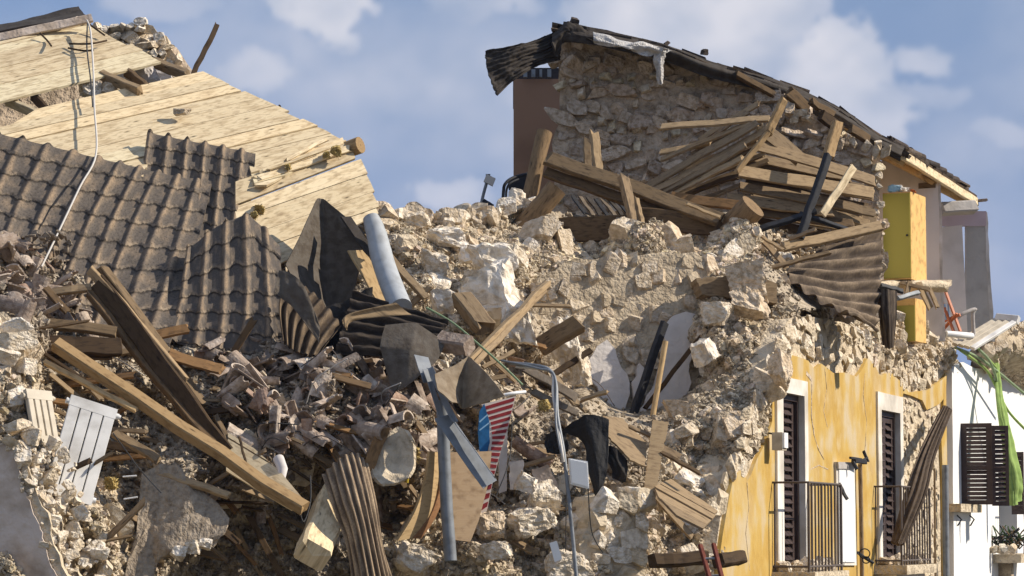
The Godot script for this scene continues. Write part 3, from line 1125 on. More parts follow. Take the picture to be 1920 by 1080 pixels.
	# splinters and laths
	for k in 44:
		var r: Array = R_STONE[[0, 0, 1, 2, 3, 4][k % 6]]
		var bb := Rect2(r[0][0], r[0][1], 0, 0)
		for e in r: bb = bb.expand(Vector2(e[0], e[1]))
		var p := Vector2(rr(bb.position.x, bb.end.x), rr(bb.position.y, bb.end.y))
		if k >= 32: p = Vector2(rr(400, 850), rr(660, 980))
		elif not inside(p.x, p.y, r) or p.y < ridge(p.x) + 6: continue
		var s := rr(.07, .17)
		var b := Basis.from_euler(Vector3(rr(-.9, .3), rr(-.6, .6), rr(-1, 1))) * Basis.from_scale(Vector3(s * rr(.8, 1.3), s * .8, s * rr(.16, .3)))
		put("plaster_slab", rocks[rng.randi() % rocks.size()], [M.stones[1], M.mortar_pale, M.stones[3]][rng.randi() % 3], Transform3D(b, settle(p.x, p.y, s, .4)), heap)
	for k in 260:
		var p := Vector2(rr(60, 1340), rr(560, 1040))
		if inside(p.x, p.y, R_WALL) or p.y < ridge(p.x) + 30 or p.x > heap_end(p.y) - 130: continue
		if p.x > 850 and rng.randf() < .6: continue
		var a := settle(p.x, p.y, .1, rr(.2, 1.0))
		var ang := rr(-1.1, .2) if rng.randf() < .75 else rr(-1.6, 1.6)
		var L := rr(.15, .75)
		var q := MB.new()
		plank(q, a, a + Vector3(cos(ang), sin(ang), rr(-.3, .5)) * L, rr(.025, .10), rr(.012, .03), Vector3(rr(-.4, .5), .7, .7), .03, .004, 2)
		obj("broken_board", q, ([M.old[0], M.old[1], M.brown, M.dark_wood, M.grey_wood[0], M.grey_wood[1], M.rust_wood] as Array)[rng.randi() % 7], heap)

# ---------- roof tile shapes: half round, tapered, thick ----------
var tiles := []

func tile_mb(len_: float, r0: float, r1: float, a0: float, a1: float, brk: float) -> MB:
	var mb := MB.new()
	var n := 8
	var th := .016
	var e := []
	for s in 2:
		var line := []
		for j in n + 1:
			var a := lerpf(a0, a1, float(j) / n)
			var r := r0 if s == 0 else r1
			var x := -len_ * .5 if s == 0 else len_ * .5 - brk * absf(sin(j * 2.1 + 1.0))
			line.append([Vector3(x, sin(a) * r, cos(a) * r), Vector3(x, sin(a) * (r - th), cos(a) * (r - th))])
		e.append(line)
	for j in n:
		var ax := Vector3(0, -.3, 0)
		mb.tri_out(e[0][j][0], e[0][j + 1][0], e[1][j + 1][0], ax); mb.tri_out(e[0][j][0], e[1][j + 1][0], e[1][j][0], ax)
		var out := Vector3(0, .6, 0)
		mb.tri_out(e[0][j][1], e[0][j + 1][1], e[1][j + 1][1], out); mb.tri_out(e[0][j][1], e[1][j + 1][1], e[1][j][1], out)
		for s in 2:
			var c := Vector3(0, 0, 0)
			mb.tri_out(e[s][j][0], e[s][j + 1][0], e[s][j + 1][1], c); mb.tri_out(e[s][j][0], e[s][j + 1][1], e[s][j][1], c)
	for j in [0, n]:
		var c := Vector3(0, .2, 0)
		mb.tri_out(e[0][j][0], e[1][j][0], e[1][j][1], c); mb.tri_out(e[0][j][0], e[1][j][1], e[0][j][1], c)
	return mb

func shapes():
	for k in 14: rocks.append(rock_mb(2, 5, .045).mesh(Vector3.ZERO))
	for k in 4: pebbles.append(rock_mb(1, 3, .05).mesh(Vector3.ZERO))
	for q in [[.44, .095, .075, .1, 3.04, .0], [.36, .09, .07, .1, 3.04, .03], [.22, .09, .08, .1, 3.04, .04], [.26, .12, .11, .6, 2.0, .04], [.20, .13, .12, .8, 2.4, .03], [.34, .10, .085, .4, 2.3, .03], [.30, .13, .12, 1.0, 2.2, .05]]:
		tiles.append(tile_mb(q[0], q[1], q[2], q[3], q[4], q[5]).mesh(Vector3.ZERO))

# ---------- the left house: roof decks, sheets, beams ----------
func sht(called: String, rows: Array, nu: int, nv: int, thick: float, disp: Callable, m: Material, label: String, cat: String, stiff := .0) -> MeshInstance3D:
	var mb := MB.new()
	sheet(mb, pixgrid(rows), nu, nv, thick, disp, 1.0, stiff, called == "roof_sheet" or called == "corrugated_sheet")
	return top(called, mb, m, label, cat)

func corr(count: float, amp: float, along_v := false, wob := .0) -> Callable:
	return func(u: float, v: float) -> float:
		var t := v if along_v else u
		var s := u if along_v else v
		return amp * sin(TAU * count * t) + wob * (fbm.get_noise_2d(u * 140.0, v * 140.0)) + amp * .3 * fbm.get_noise_2d(t * 300.0, s * 60.0)

# roof sheet pressed to look like rows of curved tiles
func tiled(count: float, steps: float, amp: float) -> Callable:
	return func(u: float, v: float) -> float:
		var t := fposmod(u * count, 1.0)
		var hump := pow(sin(PI * t / .36), .75) if t < .36 else -.22 * sin(PI * (t - .36) / .64)
		var saw := fposmod(v * steps + (.16 * sin(PI * (t - .36) / .64) if t > .36 else -.1 * sin(PI * t / .36)) + .03 * floorf(u * count), 1.0)
		return amp * hump + .026 * saw * (1.0 if saw < .96 else (1.0 - saw) * 25.0) + .006 * fbm.get_noise_2d(u * 160.0, v * 160.0)

# boards laid side by side over a polygon; u of the face runs along the boards
func deck(parent: Node, f: Face, poly: PackedVector2Array, w: float, thick: float, mats: Array, ragg := .04, miss := 0.0, called := "plank"):
	var bb := Rect2(poly[0], Vector2.ZERO)
	for p in poly: bb = bb.expand(p)
	var y := bb.position.y
	while y < bb.end.y:
		var h := w * rr(.85, 1.15)
		var sk := rr(-.004, .004)
		var strip := PackedVector2Array([Vector2(bb.position.x - 1, y + .003), Vector2(bb.end.x + 1, y + .003 + sk), Vector2(bb.end.x + 1, y + h - .008 + sk), Vector2(bb.position.x - 1, y + h - .008)])
		y += h
		if rng.randf() < miss: continue
		for part in Geometry2D.intersect_polygons(poly, strip):
			var q: PackedVector2Array = part
			var mid := 0.0
			for p in q: mid += p.x / q.size()
			var e := rr(-ragg, ragg)
			for i in q.size():
				if q[i].x > mid: q[i].x += e + rr(-.006, .006)
			var mb := MB.new()
			plate(mb, f, q, rr(-.012, .012), thick)
			var off := Vector2(rr(0, 4), rr(0, 1))
			for i in mb.uv.size(): mb.uv[i] += off
			obj(called, mb, mats[rng.randi() % mats.size()], parent)

func left_house():
	# upper deck
	var f := face3(Vector3(0, 190, 31.0), Vector3(305, 115, 32.4), Vector3(165, 42, 33.3))
	var up := thing("roof_deck", "upper pale board deck of the broken left roof under the dark ridge", "roof", P(0, 190, 31.0))
	deck(up, f, ons(f, [[-70, 208], [305, 116], [270, 98], [196, 62], [164, 42], [-70, 92]]), .20, .028, [M.pine[1], M.pine[3], M.pine[2], M.pine[4]], .03)
	# lower deck
	var g := face3(Vector3(70, 208, 31.0), Vector3(380, 140, 32.3), Vector3(608, 245, 31.6))
	var low := thing("roof_deck", "wide pale board deck sloping down behind the corrugated sheets", "roof", P(250, 300, 30.3))
	deck(low, g, ons(g, [[-80, 262], [20, 238], [68, 208], [160, 186], [375, 138], [420, 160], [608, 246], [648, 266], [560, 318], [500, 350], [478, 350], [468, 322], [464, 296], [400, 284], [286, 262], [268, 336], [200, 318], [70, 286], [-80, 256]]), .21, .028, [M.pine[0], M.pine[1], M.pine[2], M.pine[4]], .05)
	# the slope that hangs over
	var s := face3(Vector3(470, 330, 30.5), Vector3(655, 268, 31.3), Vector3(525, 497, 29.9))
	var side := thing("hanging_roof_deck", "buckled end of the left roof deck hanging beside the black sheet", "roof", P(590, 500, 30))
	deck(side, s, ons(s, [[440, 390], [668, 302], [688, 345], [714, 402], [620, 450], [520, 500], [440, 520]]), .24, .03, [M.pine[0], M.pine[1], M.pine[4]], .07)
	deck(side, s, ons(s, [[440, 345], [655, 270], [667, 300], [440, 388]]), .40, .035, [M.pine[3]], .03)
	# a strip of the same deck shows between the sheet and the hanging end
	# splintered edge and insulation between the two decks
	for q in [[[492, 322, 30.5], [640, 268, 31.2], 8, 1], [[480, 336, 30.4], [655, 278, 31.15], 15, 0], [[560, 296, 30.9], [645, 262, 31.3], 11, 2], [[505, 318, 30.5], [600, 284, 30.9], 5, 1], [[540, 300, 30.7], [610, 262, 31.2], 7, 0]]:
		var mb := MB.new()
		plank(mb, P(q[0][0], q[0][1], q[0][2]), P(q[1][0], q[1][1], q[1][2]), q[2] * .006, .03, Vector3(.3, .6, .7), .06, .01, 4)
		obj("broken_board", mb, M.pine[q[3]], side)
	for q in [[630, 283, 30.9, 13], [612, 290, 30.85, 9], [486, 392, 30.2, 13], [476, 402, 30.1, 9], [540, 312, 30.6, 8], [700, 466, 29.6, 9]]:
		tuft("insulation_tuft", q[0], q[1], q[2], q[3], side)
	var lg := MB.new()
	tube(lg, [P(560, 320, 31.4), P(620, 292, 31.4), P(676, 272, 31.2)], [.09, .095, .10], 14, .2)
	top("log_end", lg, M.log_pale, "round beam end sticking out past the hanging deck against the sky", "log")
	# ridge: dark cap and grey fascia
	var rid := thing("roof_ridge", "dark roof edge with grey fascia board above the upper deck", "roof edge", P(80, 60, 33.2))
	var mb2 := MB.new()
	plank(mb2, P(-80, 88, 32.6), P(172, 34, 33.0), .10, .06, Vector3(.3, .2, 1), .01, .004, 8)
	obj("fascia", mb2, M.plaster_grey, rid)
	mb2 = MB.new()
	sheet(mb2, pixgrid([[[-80, 62, 33.6], [40, 36, 33.7], [148, 14, 33.8]], [[-80, 74, 33.0], [40, 48, 33.1], [166, 32, 33.2]]]), 30, 6, .05, crumple(.04, .5, 3.0))
	obj("felt_cap", mb2, M.sheet_dark, rid)
	mb2 = MB.new()
	sheet(mb2, pixgrid([[[-80, 77, 33.2], [40, 51, 33.3], [150, 28, 33.4]], [[-80, 84, 32.7], [40, 56, 32.8], [120, 42, 32.9]]]), 20, 4, .03, crumple(.05, .8, 4.0))
	obj("mortar_bed", mb2, M.plaster_grey, rid)
	# beams seen in the gap
	var k := 0
	for q in [[[288, 116, 32.6], [352, 142, 32.2], 15, "short dark rafter bridging the gap near the stone gable"], [[192, 142, 31.9], [262, 172, 31.5], 13, "dark rafter in the middle of the gap between the decks"], [[236, 134, 32.1], [276, 166, 31.8], 9, "narrow brown rafter next to the white plaster in the gap"], [[14, 190, 31.2], [82, 220, 30.9], 10, "pale rafter crossing the dark gap at the far left"], [[60, 178, 31.4], [90, 208, 31.1], 7, "thin rafter beside the pale one in the dark gap"]]:
		beam("rafter", Vector3(q[0][0], q[0][1], q[0][2] + .08), Vector3(q[1][0], q[1][1], q[1][2] + .08), q[2], .12, [M.grey_wood[1], M.grey_wood[0], M.brown, M.pine[3], M.dark_wood][k], q[3], "rafter")
		k += 1
	# dark attic floor behind the gap, white plaster lumps
	var at := MB.new()
	sheet(at, pixgrid([[[-90, 195, 33.5], [150, 130, 34.0], [330, 90, 34.6]], [[-90, 300, 33], [150, 260, 33.5], [420, 200, 34]]]), 20, 10, .1, crumple(.1, .4, 5.0))
	top("attic_floor", at, M.mortar_dark, "dusty dark attic floor seen through the gap between the decks", "floor", "", "structure")
	rockthing("plaster_lump", 268, 148, 32.6, 26, 20, M.plaster_white, "broken white plaster lump in the gap of the left roof", "rubble")
	rockthing("plaster_lump", 300, 140, 32.9, 22, 17, M.plaster_white, "second white plaster lump, nearest the stone gable of the left roof", "rubble")
	rockthing("stone_block", 172, 172, 31.9, 20, 13, M.stones[3], "pale stone block lying in the gap behind the white cord", "stone")
	rockthing("stone_block", 206, 166, 31.9, 18, 13, M.stones[0], "dusty stone block in the gap right of the white cord", "stone")
	# stone gable behind the upper deck
	var gw := Face.new(P(215, 130, 34.2), Vector3.RIGHT, Vector3.UP)
	var rem := thing("stone_gable", "broken stump of a stone gable wall behind the upper left deck", "wall", P(265, 150, 34.3))
	var gp := ragged(ons(gw, [[180, 52], [215, 50], [232, 42], [262, 40], [285, 44], [292, 56], [312, 66], [318, 88], [334, 108], [338, 136], [330, 160], [180, 170]]), .12, .03)
	var wm := MB.new()
	plate(wm, gw, gp, -.1, .4)
	obj("wall", wm, M.mortar_pale, rem)
	masonry(rem, gw, gp, .11, .12, [M.stones[0], M.stones[1], M.stones[3]], 150, 1.0, .5)
	# lone stick against the sky
	beam("broken_batten", Vector3(408, 46, 33), Vector3(362, 139, 32.6), 10, .04, M.dark_wood, "dark broken batten standing up against the sky behind the deck", "batten")
	beam("batten_stub", Vector3(525, 196, 32.2), Vector3(524, 206, 32.2), 4, .02, M.dark_wood, "tiny dark stub on the deck edge against the sky", "batten")
	rockthing("roof_chip", 340, 209, 31.2, 14, 6, M.stones[4], "small grey chip lying on the wide board deck", "stone")
	# sheets
	sht("roof_sheet", [[[-60, 236, 29.9], [70, 268, 30.0], [200, 300, 30.1], [300, 324, 30.2], [397, 346, 30.3]], [[-110, 330, 29.4], [20, 375, 29.5], [145, 405, 29.5], [250, 430, 29.6], [372, 450, 29.7]], [[-160, 430, 28.9], [-20, 470, 28.9], [95, 520, 28.9], [200, 560, 28.9], [345, 560, 29.0]], [[-200, 520, 28.5], [-60, 560, 28.5], [60, 610, 28.4], [170, 650, 28.4], [315, 660, 28.4]]], 168, 110, .007, tiled(11, 9, .05), tiled_look(11, 9, 51), "largest brown tile-shaped roof sheet spread over the left heap under the cord", "roof sheet", .7)
	sht("roof_sheet", [[[276, 248, 30.6], [345, 262, 30.62], [412, 274, 30.65], [479, 288, 30.7]], [[266, 330, 30.3], [336, 340, 30.3], [404, 352, 30.32], [472, 366, 30.35]], [[256, 415, 29.9], [327, 425, 29.9], [394, 438, 29.92], [461, 450, 29.95]], [[246, 500, 29.45], [318, 510, 29.45], [384, 524, 29.47], [450, 536, 29.5]]], 120, 90, .007, tiled(6, 8, .05), tiled_look(6, 8, 52), "dark tile-shaped roof sheet standing upright before the board deck", "roof sheet", .7)
	sht("roof_sheet", [[[350, 470, 29.3], [405, 425, 29.4], [466, 402, 29.5], [524, 460, 29.5]], [[336, 560, 28.95], [400, 555, 29.0], [470, 555, 29.0], [530, 565, 29.0]], [[316, 640, 28.7], [390, 655, 28.65], [465, 668, 28.6], [543, 676, 28.6]]], 120, 80, .007, tiled(5, 6, .045), tiled_look(5, 6, 53), "brown ribbed roof sheet hanging straight down beside the black folded sheet", "roof sheet", .7)
	sht("felt_sheet", [[[594, 376, 30.00], [599, 371, 30.05], [604, 372, 30.07], [612, 377, 30.05]], [[566, 436, 29.60], [604, 440, 30.00], [613, 444, 30.02], [655, 412, 29.98]], [[536, 496, 29.30], [604, 500, 29.90], [619, 506, 29.93], [692, 443, 29.88]], [[570, 552, 29.25], [612, 562, 29.75], [634, 575, 29.77], [668, 520, 29.73]], [[602, 610, 29.20], [616, 600, 29.45], [640, 590, 29.50], [655, 566, 29.50]]], 40, 50, .008, crumple(.03, .5, 1.0), M.felt_grey, "peaked grey-black roofing felt folded like a tent below the hanging deck", "roofing felt", .85)
	sht("felt_sheet", [[[522, 505, 28.7], [545, 512, 28.6], [572, 540, 28.45], [600, 612, 28.3]], [[516, 545, 28.5], [530, 560, 28.5], [552, 580, 28.4], [598, 640, 28.2]]], 30, 12, .008, crumple(.03, .6, 2.0), M.felt_grey, "smooth grey felt flap tucked under the left foot of the folded sheet", "roofing felt")
	sht("corrugated_sheet", [[[560, 530, 28.9], [600, 560, 28.75], [640, 610, 28.6]], [[524, 562, 28.7], [568, 600, 28.55], [612, 645, 28.4]], [[530, 640, 28.4], [556, 660, 28.35], [596, 668, 28.3]]], 70, 24, .006, corr(6, .022), ribbed_look(6, false, 61, lin(.42, .37, .31)), "small brown corrugated sheet leaning under the folded felt", "corrugated sheet")
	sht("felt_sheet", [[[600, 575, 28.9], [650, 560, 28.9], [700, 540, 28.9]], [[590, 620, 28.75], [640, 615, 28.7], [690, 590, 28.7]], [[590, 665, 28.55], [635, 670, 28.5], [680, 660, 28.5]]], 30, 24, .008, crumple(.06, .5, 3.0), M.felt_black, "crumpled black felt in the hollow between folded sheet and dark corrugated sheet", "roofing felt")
	sht("corrugated_sheet", [[[662, 545, 28.9], [745, 572, 28.7], [842, 602, 28.5]], [[646, 600, 28.6], [730, 612, 28.45], [825, 628, 28.3]], [[628, 660, 28.3], [705, 668, 28.2], [790, 672, 28.1]]], 36, 80, .006, corr(6, .02, true, .03), ribbed_look(6, true, 62, lin(.16, .15, .145)), "dark corrugated sheet lying on its side in the middle of the heap", "corrugated sheet")
	sht("metal_flashing", [[[722, 608, 28.2], [780, 606, 28.2], [836, 642, 28.1]], [[712, 650, 28.0], [770, 655, 27.9], [822, 672, 27.9]], [[735, 735, 27.8], [760, 725, 27.7], [800, 690, 27.7]]], 36, 36, .006, crumple(.02, .35, 6.0), M.felt_grey, "bent dark grey metal sheet resting above the blue gutter", "metal sheet", .8)
	sht("felt_scrap", [[[742, 568, 28.3], [772, 590, 28.3]], [[655, 548 + 40, 28.2], [668, 600, 28.2]], [[642, 606, 28.15], [650, 618, 28.15]]], 8, 12, .01, crumple(.03, .8, 7.0), M.old[2], "torn tan scrap hanging at the edge of the dark corrugated sheet", "roofing felt")
	# pipe, planks behind
	var pm := MB.new()
	tube(pm, curve_pts([P(695, 408, 29.6), P(706, 440, 29.5), P(718, 490, 29.3), P(736, 540, 29.0), P(752, 578, 28.7)], 6), [.085, .09, .095, .1, .105, .105, .11, .11, .115, .115, .12, .12, .12, .12, .12, .12, .12, .12, .12, .12, .12, .12, .12, .12, .12], 20, .03)
	top("drain_pipe", pm, M.pipe_blue, "bent pale blue drain pipe dropping from the hanging deck into the rubble", "pipe")
	beam("timber", Vector3(668, 470, 29.7), Vector3(722, 566, 29.3), 34, .03, M.pine_warm, "short tan board leaning left of the pale blue drain pipe", "board")
	beam("timber", Vector3(690, 440, 29.9), Vector3(800, 560, 29.4), 16, .05, M.grey_wood[1], "grey-brown timber running behind the pale blue drain pipe", "timber")
	beam("timber", Vector3(648, 408, 29.9), Vector3(700, 480, 29.5), 20, .03, M.sheet_dark, "dark strip sloping under the lower corner of the hanging deck", "batten")
	# cord
	wire("hanging_rope", [[163, 38, 32.9], [170, 60, 32.6], [175, 130, 31.6], [177, 200, 30.9], [180, 290, 30.0], [150, 350, 29.5], [112, 430, 28.95], [78, 500, 28.5]], .011, M.cable_white, "long white cord hanging from the left ridge over the tile-shaped sheet", "rope")
	wire("hanging_rope", [[164, 44, 32.8], [163, 90, 32.3], [170, 150, 31.5], [174, 200, 31]], .009, M.cable_dark, "thin dark cord hanging beside the white cord on the upper deck", "rope")
	# twigs and dead stalks on the deck
	for q in [[[75, 62, 32.7], [96, 86, 32.3]], [[130, 82, 32.5], [200, 76, 32.6]], [[128, 90, 32.4], [176, 94, 32.3]], [[160, 40, 33.0], [196, 66, 32.8]]]:
		wire("twig", [q[0], [(q[0][0] + q[1][0]) * .5 + 4, (q[0][1] + q[1][1]) * .5 + 3, q[0][2] - .1], q[1]], .012, M.dark_wood, "", "", up)

func tuft(called: String, px: float, py: float, d: float, r: float, parent: Node) -> MeshInstance3D:
	var mb := MB.new()
	var c := P(px, py, d)
	var rad := r / F * d
	for k in 90:
		var dir := Vector3(rr(-1, 1), rr(-1, .7), rr(-.6, 1)).normalized()
		var a := c + dir * rad * rr(.0, .5)
		var b := c + dir * rad * rr(.8, 1.25) + Vector3(0, -rr(0, .3) * rad, 0)
		var w := Vector3(rr(-1, 1), rr(-1, 1), rr(-1, 1)) * rad * .22
		mb.tri(a - w, a + w, b)
	var core := rock_mb(2, 6, .3)
	for k in range(0, core.v.size(), 3):
		mb.tri(c + core.v[k] * rad * .75, c + core.v[k + 1] * rad * .75, c + core.v[k + 2] * rad * .75)
	return obj(called, mb, M.foam, parent)

func rockthing(called: String, px: float, py: float, d: float, rx: float, ry: float, m: Material, label: String, cat: String, sub := 3, cuts := 16, rough := .12) -> MeshInstance3D:
	var mb := rock_mb(sub, cuts, rough)
	var c := P(px, py, d)
	var b := Basis.from_euler(Vector3(rr(-.2, .2), rr(-.5, .5), rr(-.25, .25)))
	for i in mb.v.size():
		var q: Vector3 = mb.v[i] * Vector3(rx / F * d * 1.25, ry / F * d * 1.25, (rx + ry) * .5 / F * d * 1.1)
		mb.v[i] = c + b * q
		mb.n[i] = b * mb.n[i]
	for i in range(0, mb.v.size(), 3):
		var k := (mb.v[i + 2] - mb.v[i]).cross(mb.v[i + 1] - mb.v[i]).normalized()
		mb.n[i] = k; mb.n[i + 1] = k; mb.n[i + 2] = k
	return top(called, mb, m, label, cat)

# ---------- the front of the heap ----------
func radiator(label: String, f: Face, w: float, h: float, n: int, thick: float, m: Material) -> Node3D:
	var t := thing("radiator", label, "radiator", f.at(Vector2(w * .5, -h)))
	var cw := w / n
	for k in n:
		var mb := MB.new()
		var a := f.at(Vector2((k + .5) * cw, .0), 0)
		var b := f.at(Vector2((k + .5) * cw, -h), 0)
		plank(mb, a, b, cw - .012, thick, f.n, 0.0, 0.0, 1)
		obj("fin", mb, m, t)
	for y in [.0, -h + .08]:
		var mb := MB.new()
		boxm(mb, f.at(Vector2(w * .5, y - .04), .002), f.u * w * .5, f.v * .05, f.n * thick * .5)
		obj("band", mb, m, t)
	var bk := MB.new()
	boxm(bk, f.at(Vector2(w * .5, -h * .5), -.03), f.u * w * .48, f.v * h * .48, f.n * .01)
	obj("back_panel", bk, M.iron, t)
	for y in [-.05, -h + .05]:
		var mb := MB.new()
		tube(mb, [f.at(Vector2(-.03, y), -.015), f.at(Vector2(w * .5, y), -.015), f.at(Vector2(w + .03, y), -.015)], [.03], 12)
		obj("header_pipe", mb, m, t)
	var cap := MB.new()
	tube(cap, [f.at(Vector2(w + .02, -.05), -.015), f.at(Vector2(w + .05, -.05), -.015)], [.022], 10)
	obj("end_plug", cap, m, t)
	return t

func cut(called: String, f: Face, pix: Array, front: float, thick: float, m: Material, label: String, cat: String, rag := 0.0, parent: Node = null) -> MeshInstance3D:
	var poly := ons(f, pix)
	if rag > 0: poly = ragged(poly, rag * 3.0, rag)
	var mb := MB.new()
	plate(mb, f, poly, front, thick)
	if parent: return obj(called, mb, m, parent)
	return top(called, mb, m, label, cat)

func front():
	var V := func(x, y, d): return Vector3(x, y, d)
	# broken wall at the lower left
	var lw := Face.new(P(40, 960, 25.4), Vector3(1, 0, .12), Vector3.UP)
	var wall := thing("broken_wall", "broken wall stump with grey plaster face in the lower left corner", "wall", P(30, 1085, 25.5))
	cut("wall", lw, [[-40, 832], [12, 828], [42, 850], [60, 905], [92, 985], [108, 1040], [135, 1100], [-40, 1100]], -.03, .5, M.mortar_pale, "", "", .03, wall)
	cut("plaster", lw, [[-40, 836], [10, 833], [33, 852], [38, 905], [74, 985], [88, 1040], [114, 1100], [-40, 1100]], 0.0, .03, M.plaster_grey, "", "", .012, wall)
	var edge := []
	for q in [[20, 830], [48, 850], [56, 900], [70, 930], [88, 965], [100, 1000], [108, 1035], [122, 1070], [70, 860], [90, 900], [112, 950], [140, 1000], [160, 1050], [130, 930], [30, 800], [60, 820], [180, 1030], [200, 1070], [150, 960]]:
		put("stone", rocks[rng.randi() % 6], M.stones[[1, 3, 0][rng.randi() % 3]], Transform3D(rand_basis() * Basis.from_scale(Vector3(rr(.07, .13), rr(.05, .09), rr(.06, .1))), P(q[0], q[1], 25.45 + (q[0] - 20) * .002)), wall)
	var rim := [[8, 833], [34, 852], [39, 905], [56, 945], [75, 985], [89, 1040], [115, 1098]]
	for k in 260:
		var t := rr(0, 5.99)
		var a: Array = rim[int(t)]
		var b: Array = rim[int(t) + 1]
		var w := rr(0, 34) if k < 150 else rr(20, 110)
		var x := lerpf(a[0], b[0], t - int(t)) + w
		var y := lerpf(a[1], b[1], t - int(t)) + rr(-10, 8)
		var sz := minf(.016 * pow(rng.randf() + .03, -.5), .075)
		put("stone", rocks[rng.randi() % rocks.size()], M.stones[[1, 3, 0, 1][rng.randi() % 4]], Transform3D(rand_basis() * Basis.from_scale(Vector3(sz * 1.2, sz * .8, sz)), P(x, y, 25.41 + w * .003)), wall)
	# stone pier above it
	var lp := Face.new(P(20, 680, 26.6), Vector3(1, 0, -.35), Vector3.UP)
	var pier := thing("stone_pier", "pale stump of rubble masonry at the left edge above the beige radiator", "wall", P(20, 830, 26.7))
	var pp := ragged(ons(lp, [[-40, 568], [12, 576], [48, 606], [56, 672], [42, 736], [58, 790], [-40, 830]]), .1, .03)
	cut("wall", lp, [[-40, 574], [10, 584], [40, 615], [48, 672], [36, 736], [50, 790], [-40, 830]], -.05, .45, M.mortar_pale, "", "", .02, pier)
	masonry(pier, lp, pp, .15, .10, [M.stones[1], M.stones[3], M.stones[0]], 120, 1.1, .25, .05, .8, .35)
	# radiators
	radiator("white radiator with three dark slots leaning in the rubble", face3(Vector3(133, 742, 26.0), Vector3(222, 771, 26.15), Vector3(133 + 57, 742 - 175, 26.3)), .46, .95, 4, .03, M.enamel)
	radiator("beige radiator, dustier and narrower, behind the white radiator", face3(Vector3(46, 732, 26.25), Vector3(101, 738, 26.5), Vector3(50, 632, 26.5)), .30, .55, 4, .05, M.cream_metal)
	# timbers on the left heap
	beam("timber", Vector3(104, 643, 26.9), Vector3(572, 955, 26.2), 26, .11, M.tan_beam, "longest tan squared beam slanting down across the left heap", "beam", Vector3(.2, .75, .6), .015)
	beam("timber", Vector3(84, 680, 26.9), Vector3(255, 770, 26.6), 11, .04, M.pine_warm, "thin tan lath running below the longest squared beam", "lath")
	beam("timber", Vector3(170, 506, 28.1), Vector3(345, 712, 27.4), 11, .09, M.old[2], "olive-edged beam highest of the dark bundle on the left heap", "beam", Vector3(.6, .7, .4), .03)
	beam("timber", Vector3(186, 530, 28.05), Vector3(424, 852, 26.9), 34, .1, M.dark_wood, "widest dark beam of the bundle crossing the left heap", "beam", Vector3(-.3, .3, .9), .03)
	beam("timber", Vector3(168, 552, 28.0), Vector3(402, 835, 26.95), 17, .08, M.brown, "brown beam under the widest dark one in the bundle", "beam", Vector3(.4, .5, .8), .03)
	beam("timber", Vector3(192, 502, 28.15), Vector3(384, 760, 27.5), 22, .07, M.old[1], "shorter brown beam on the right of the dark bundle", "beam", Vector3(.6, .6, .5), .04)
	beam("timber", Vector3(404, 780, 27.2), Vector3(440, 852, 26.9), 10, .04, M.old[1], "short brown stick standing where the bundle meets the lath panel", "batten")
	beam("timber", Vector3(52, 605, 27.6), Vector3(216, 622, 27.6), 22, .06, M.old[1], "brown board lying level left of the dark beam bundle", "board")
	beam("timber", Vector3(54, 645, 27.4), Vector3(226, 652, 27.5), 38, .06, M.dark_wood, "wide black-brown board in shade under the level brown board", "board")
	beam("timber", Vector3(318, 664, 27.7), Vector3(416, 694, 27.6), 26, .03, M.rust_wood, "rust-coloured board lying at the foot of the brown ribbed sheet", "board", Vector3(.3, .6, .7))
	beam("timber", Vector3(280, 632, 27.9), Vector3(352, 616, 27.9), 24, .03, M.rust_wood, "shorter rust-coloured board left of the ribbed sheet", "board", Vector3(.2, .7, .7))
	beam("timber", Vector3(100, 548, 28.0), Vector3(170, 540, 28.0), 16, .05, M.grey_wood[0], "grey ash-coloured stick among the broken tiles on the far left", "stick")
	beam("timber", Vector3(85, 540, 27.9), Vector3(126, 585, 27.8), 14, .04, M.brown, "small brown stick across the broken tiles on the far left", "stick")
	# lath panel
	var lf := face3(Vector3(428, 880, 26.7), Vector3(556, 958, 26.2), Vector3(430, 818, 27.0))
	var lath := thing("lath_panel", "pale panel of nailed boards lying along the end of the longest beam", "panel", P(500, 950, 26.4))
	deck(lath, lf, ons(lf, [[424, 884], [428, 812], [478, 842], [520, 880], [572, 942], [546, 956]]), .17, .02, [M.pine[1], M.pine[2], M.grey_wood[2]], .03)
	for q in [[448, 818, 470, 900], [500, 860, 520, 925]]:
		beam("timber", Vector3(q[0], q[1], 26.75), Vector3(q[2], q[3], 26.5), 4, .02, M.dark_wood, "dark batten across the pale lath panel, the one %s" % ("higher up" if q[0] == 448 else "nearer its lower tip"), "batten")
	# blanket
	sht("torn_blanket", [[[266, 890, 26.48], [300, 868, 26.5], [334, 874, 26.5], [354, 900, 26.46]], [[260, 945, 26.34], [306, 932, 26.36], [356, 932, 26.32], [408, 944, 26.36]], [[256, 1000, 26.22], [284, 975, 26.3], [345, 975, 26.2], [430, 970, 26.26]], [[240, 1050, 26.1], [276, 1000, 26.24], [322, 1032, 26.06], [424, 998, 26.14]], [[232, 1092, 26.0], [284, 1092, 26.08], [300, 1050, 26.16], [398, 1024, 26.1]]], 60, 70, .012, crumple(.035, 1.1, 8.0), M.blanket, "grey-brown torn felt draped over the rubble at the lower left", "felt", .8)
	rockthing("stone_block", 336, 1036, 25.9, 14, 11, M.stones[3], "white rounded stone left of three on the lower edge of the torn felt", "stone")
	rockthing("stone_block", 362, 1026, 25.9, 13, 10, M.stones[1], "white stone in the middle of three on the lower edge of the torn felt", "stone")
	rockthing("stone_block", 386, 1020, 25.95, 13, 9, M.stones[3], "white stone right of three on the lower edge of the torn felt", "stone")
	# small hollow junk
	tuft("insulation", 208, 905, 26.3, 16, self)
	tag(get_child(get_child_count() - 1), "yellow tuft of insulation hanging right of the white radiator", "insulation")
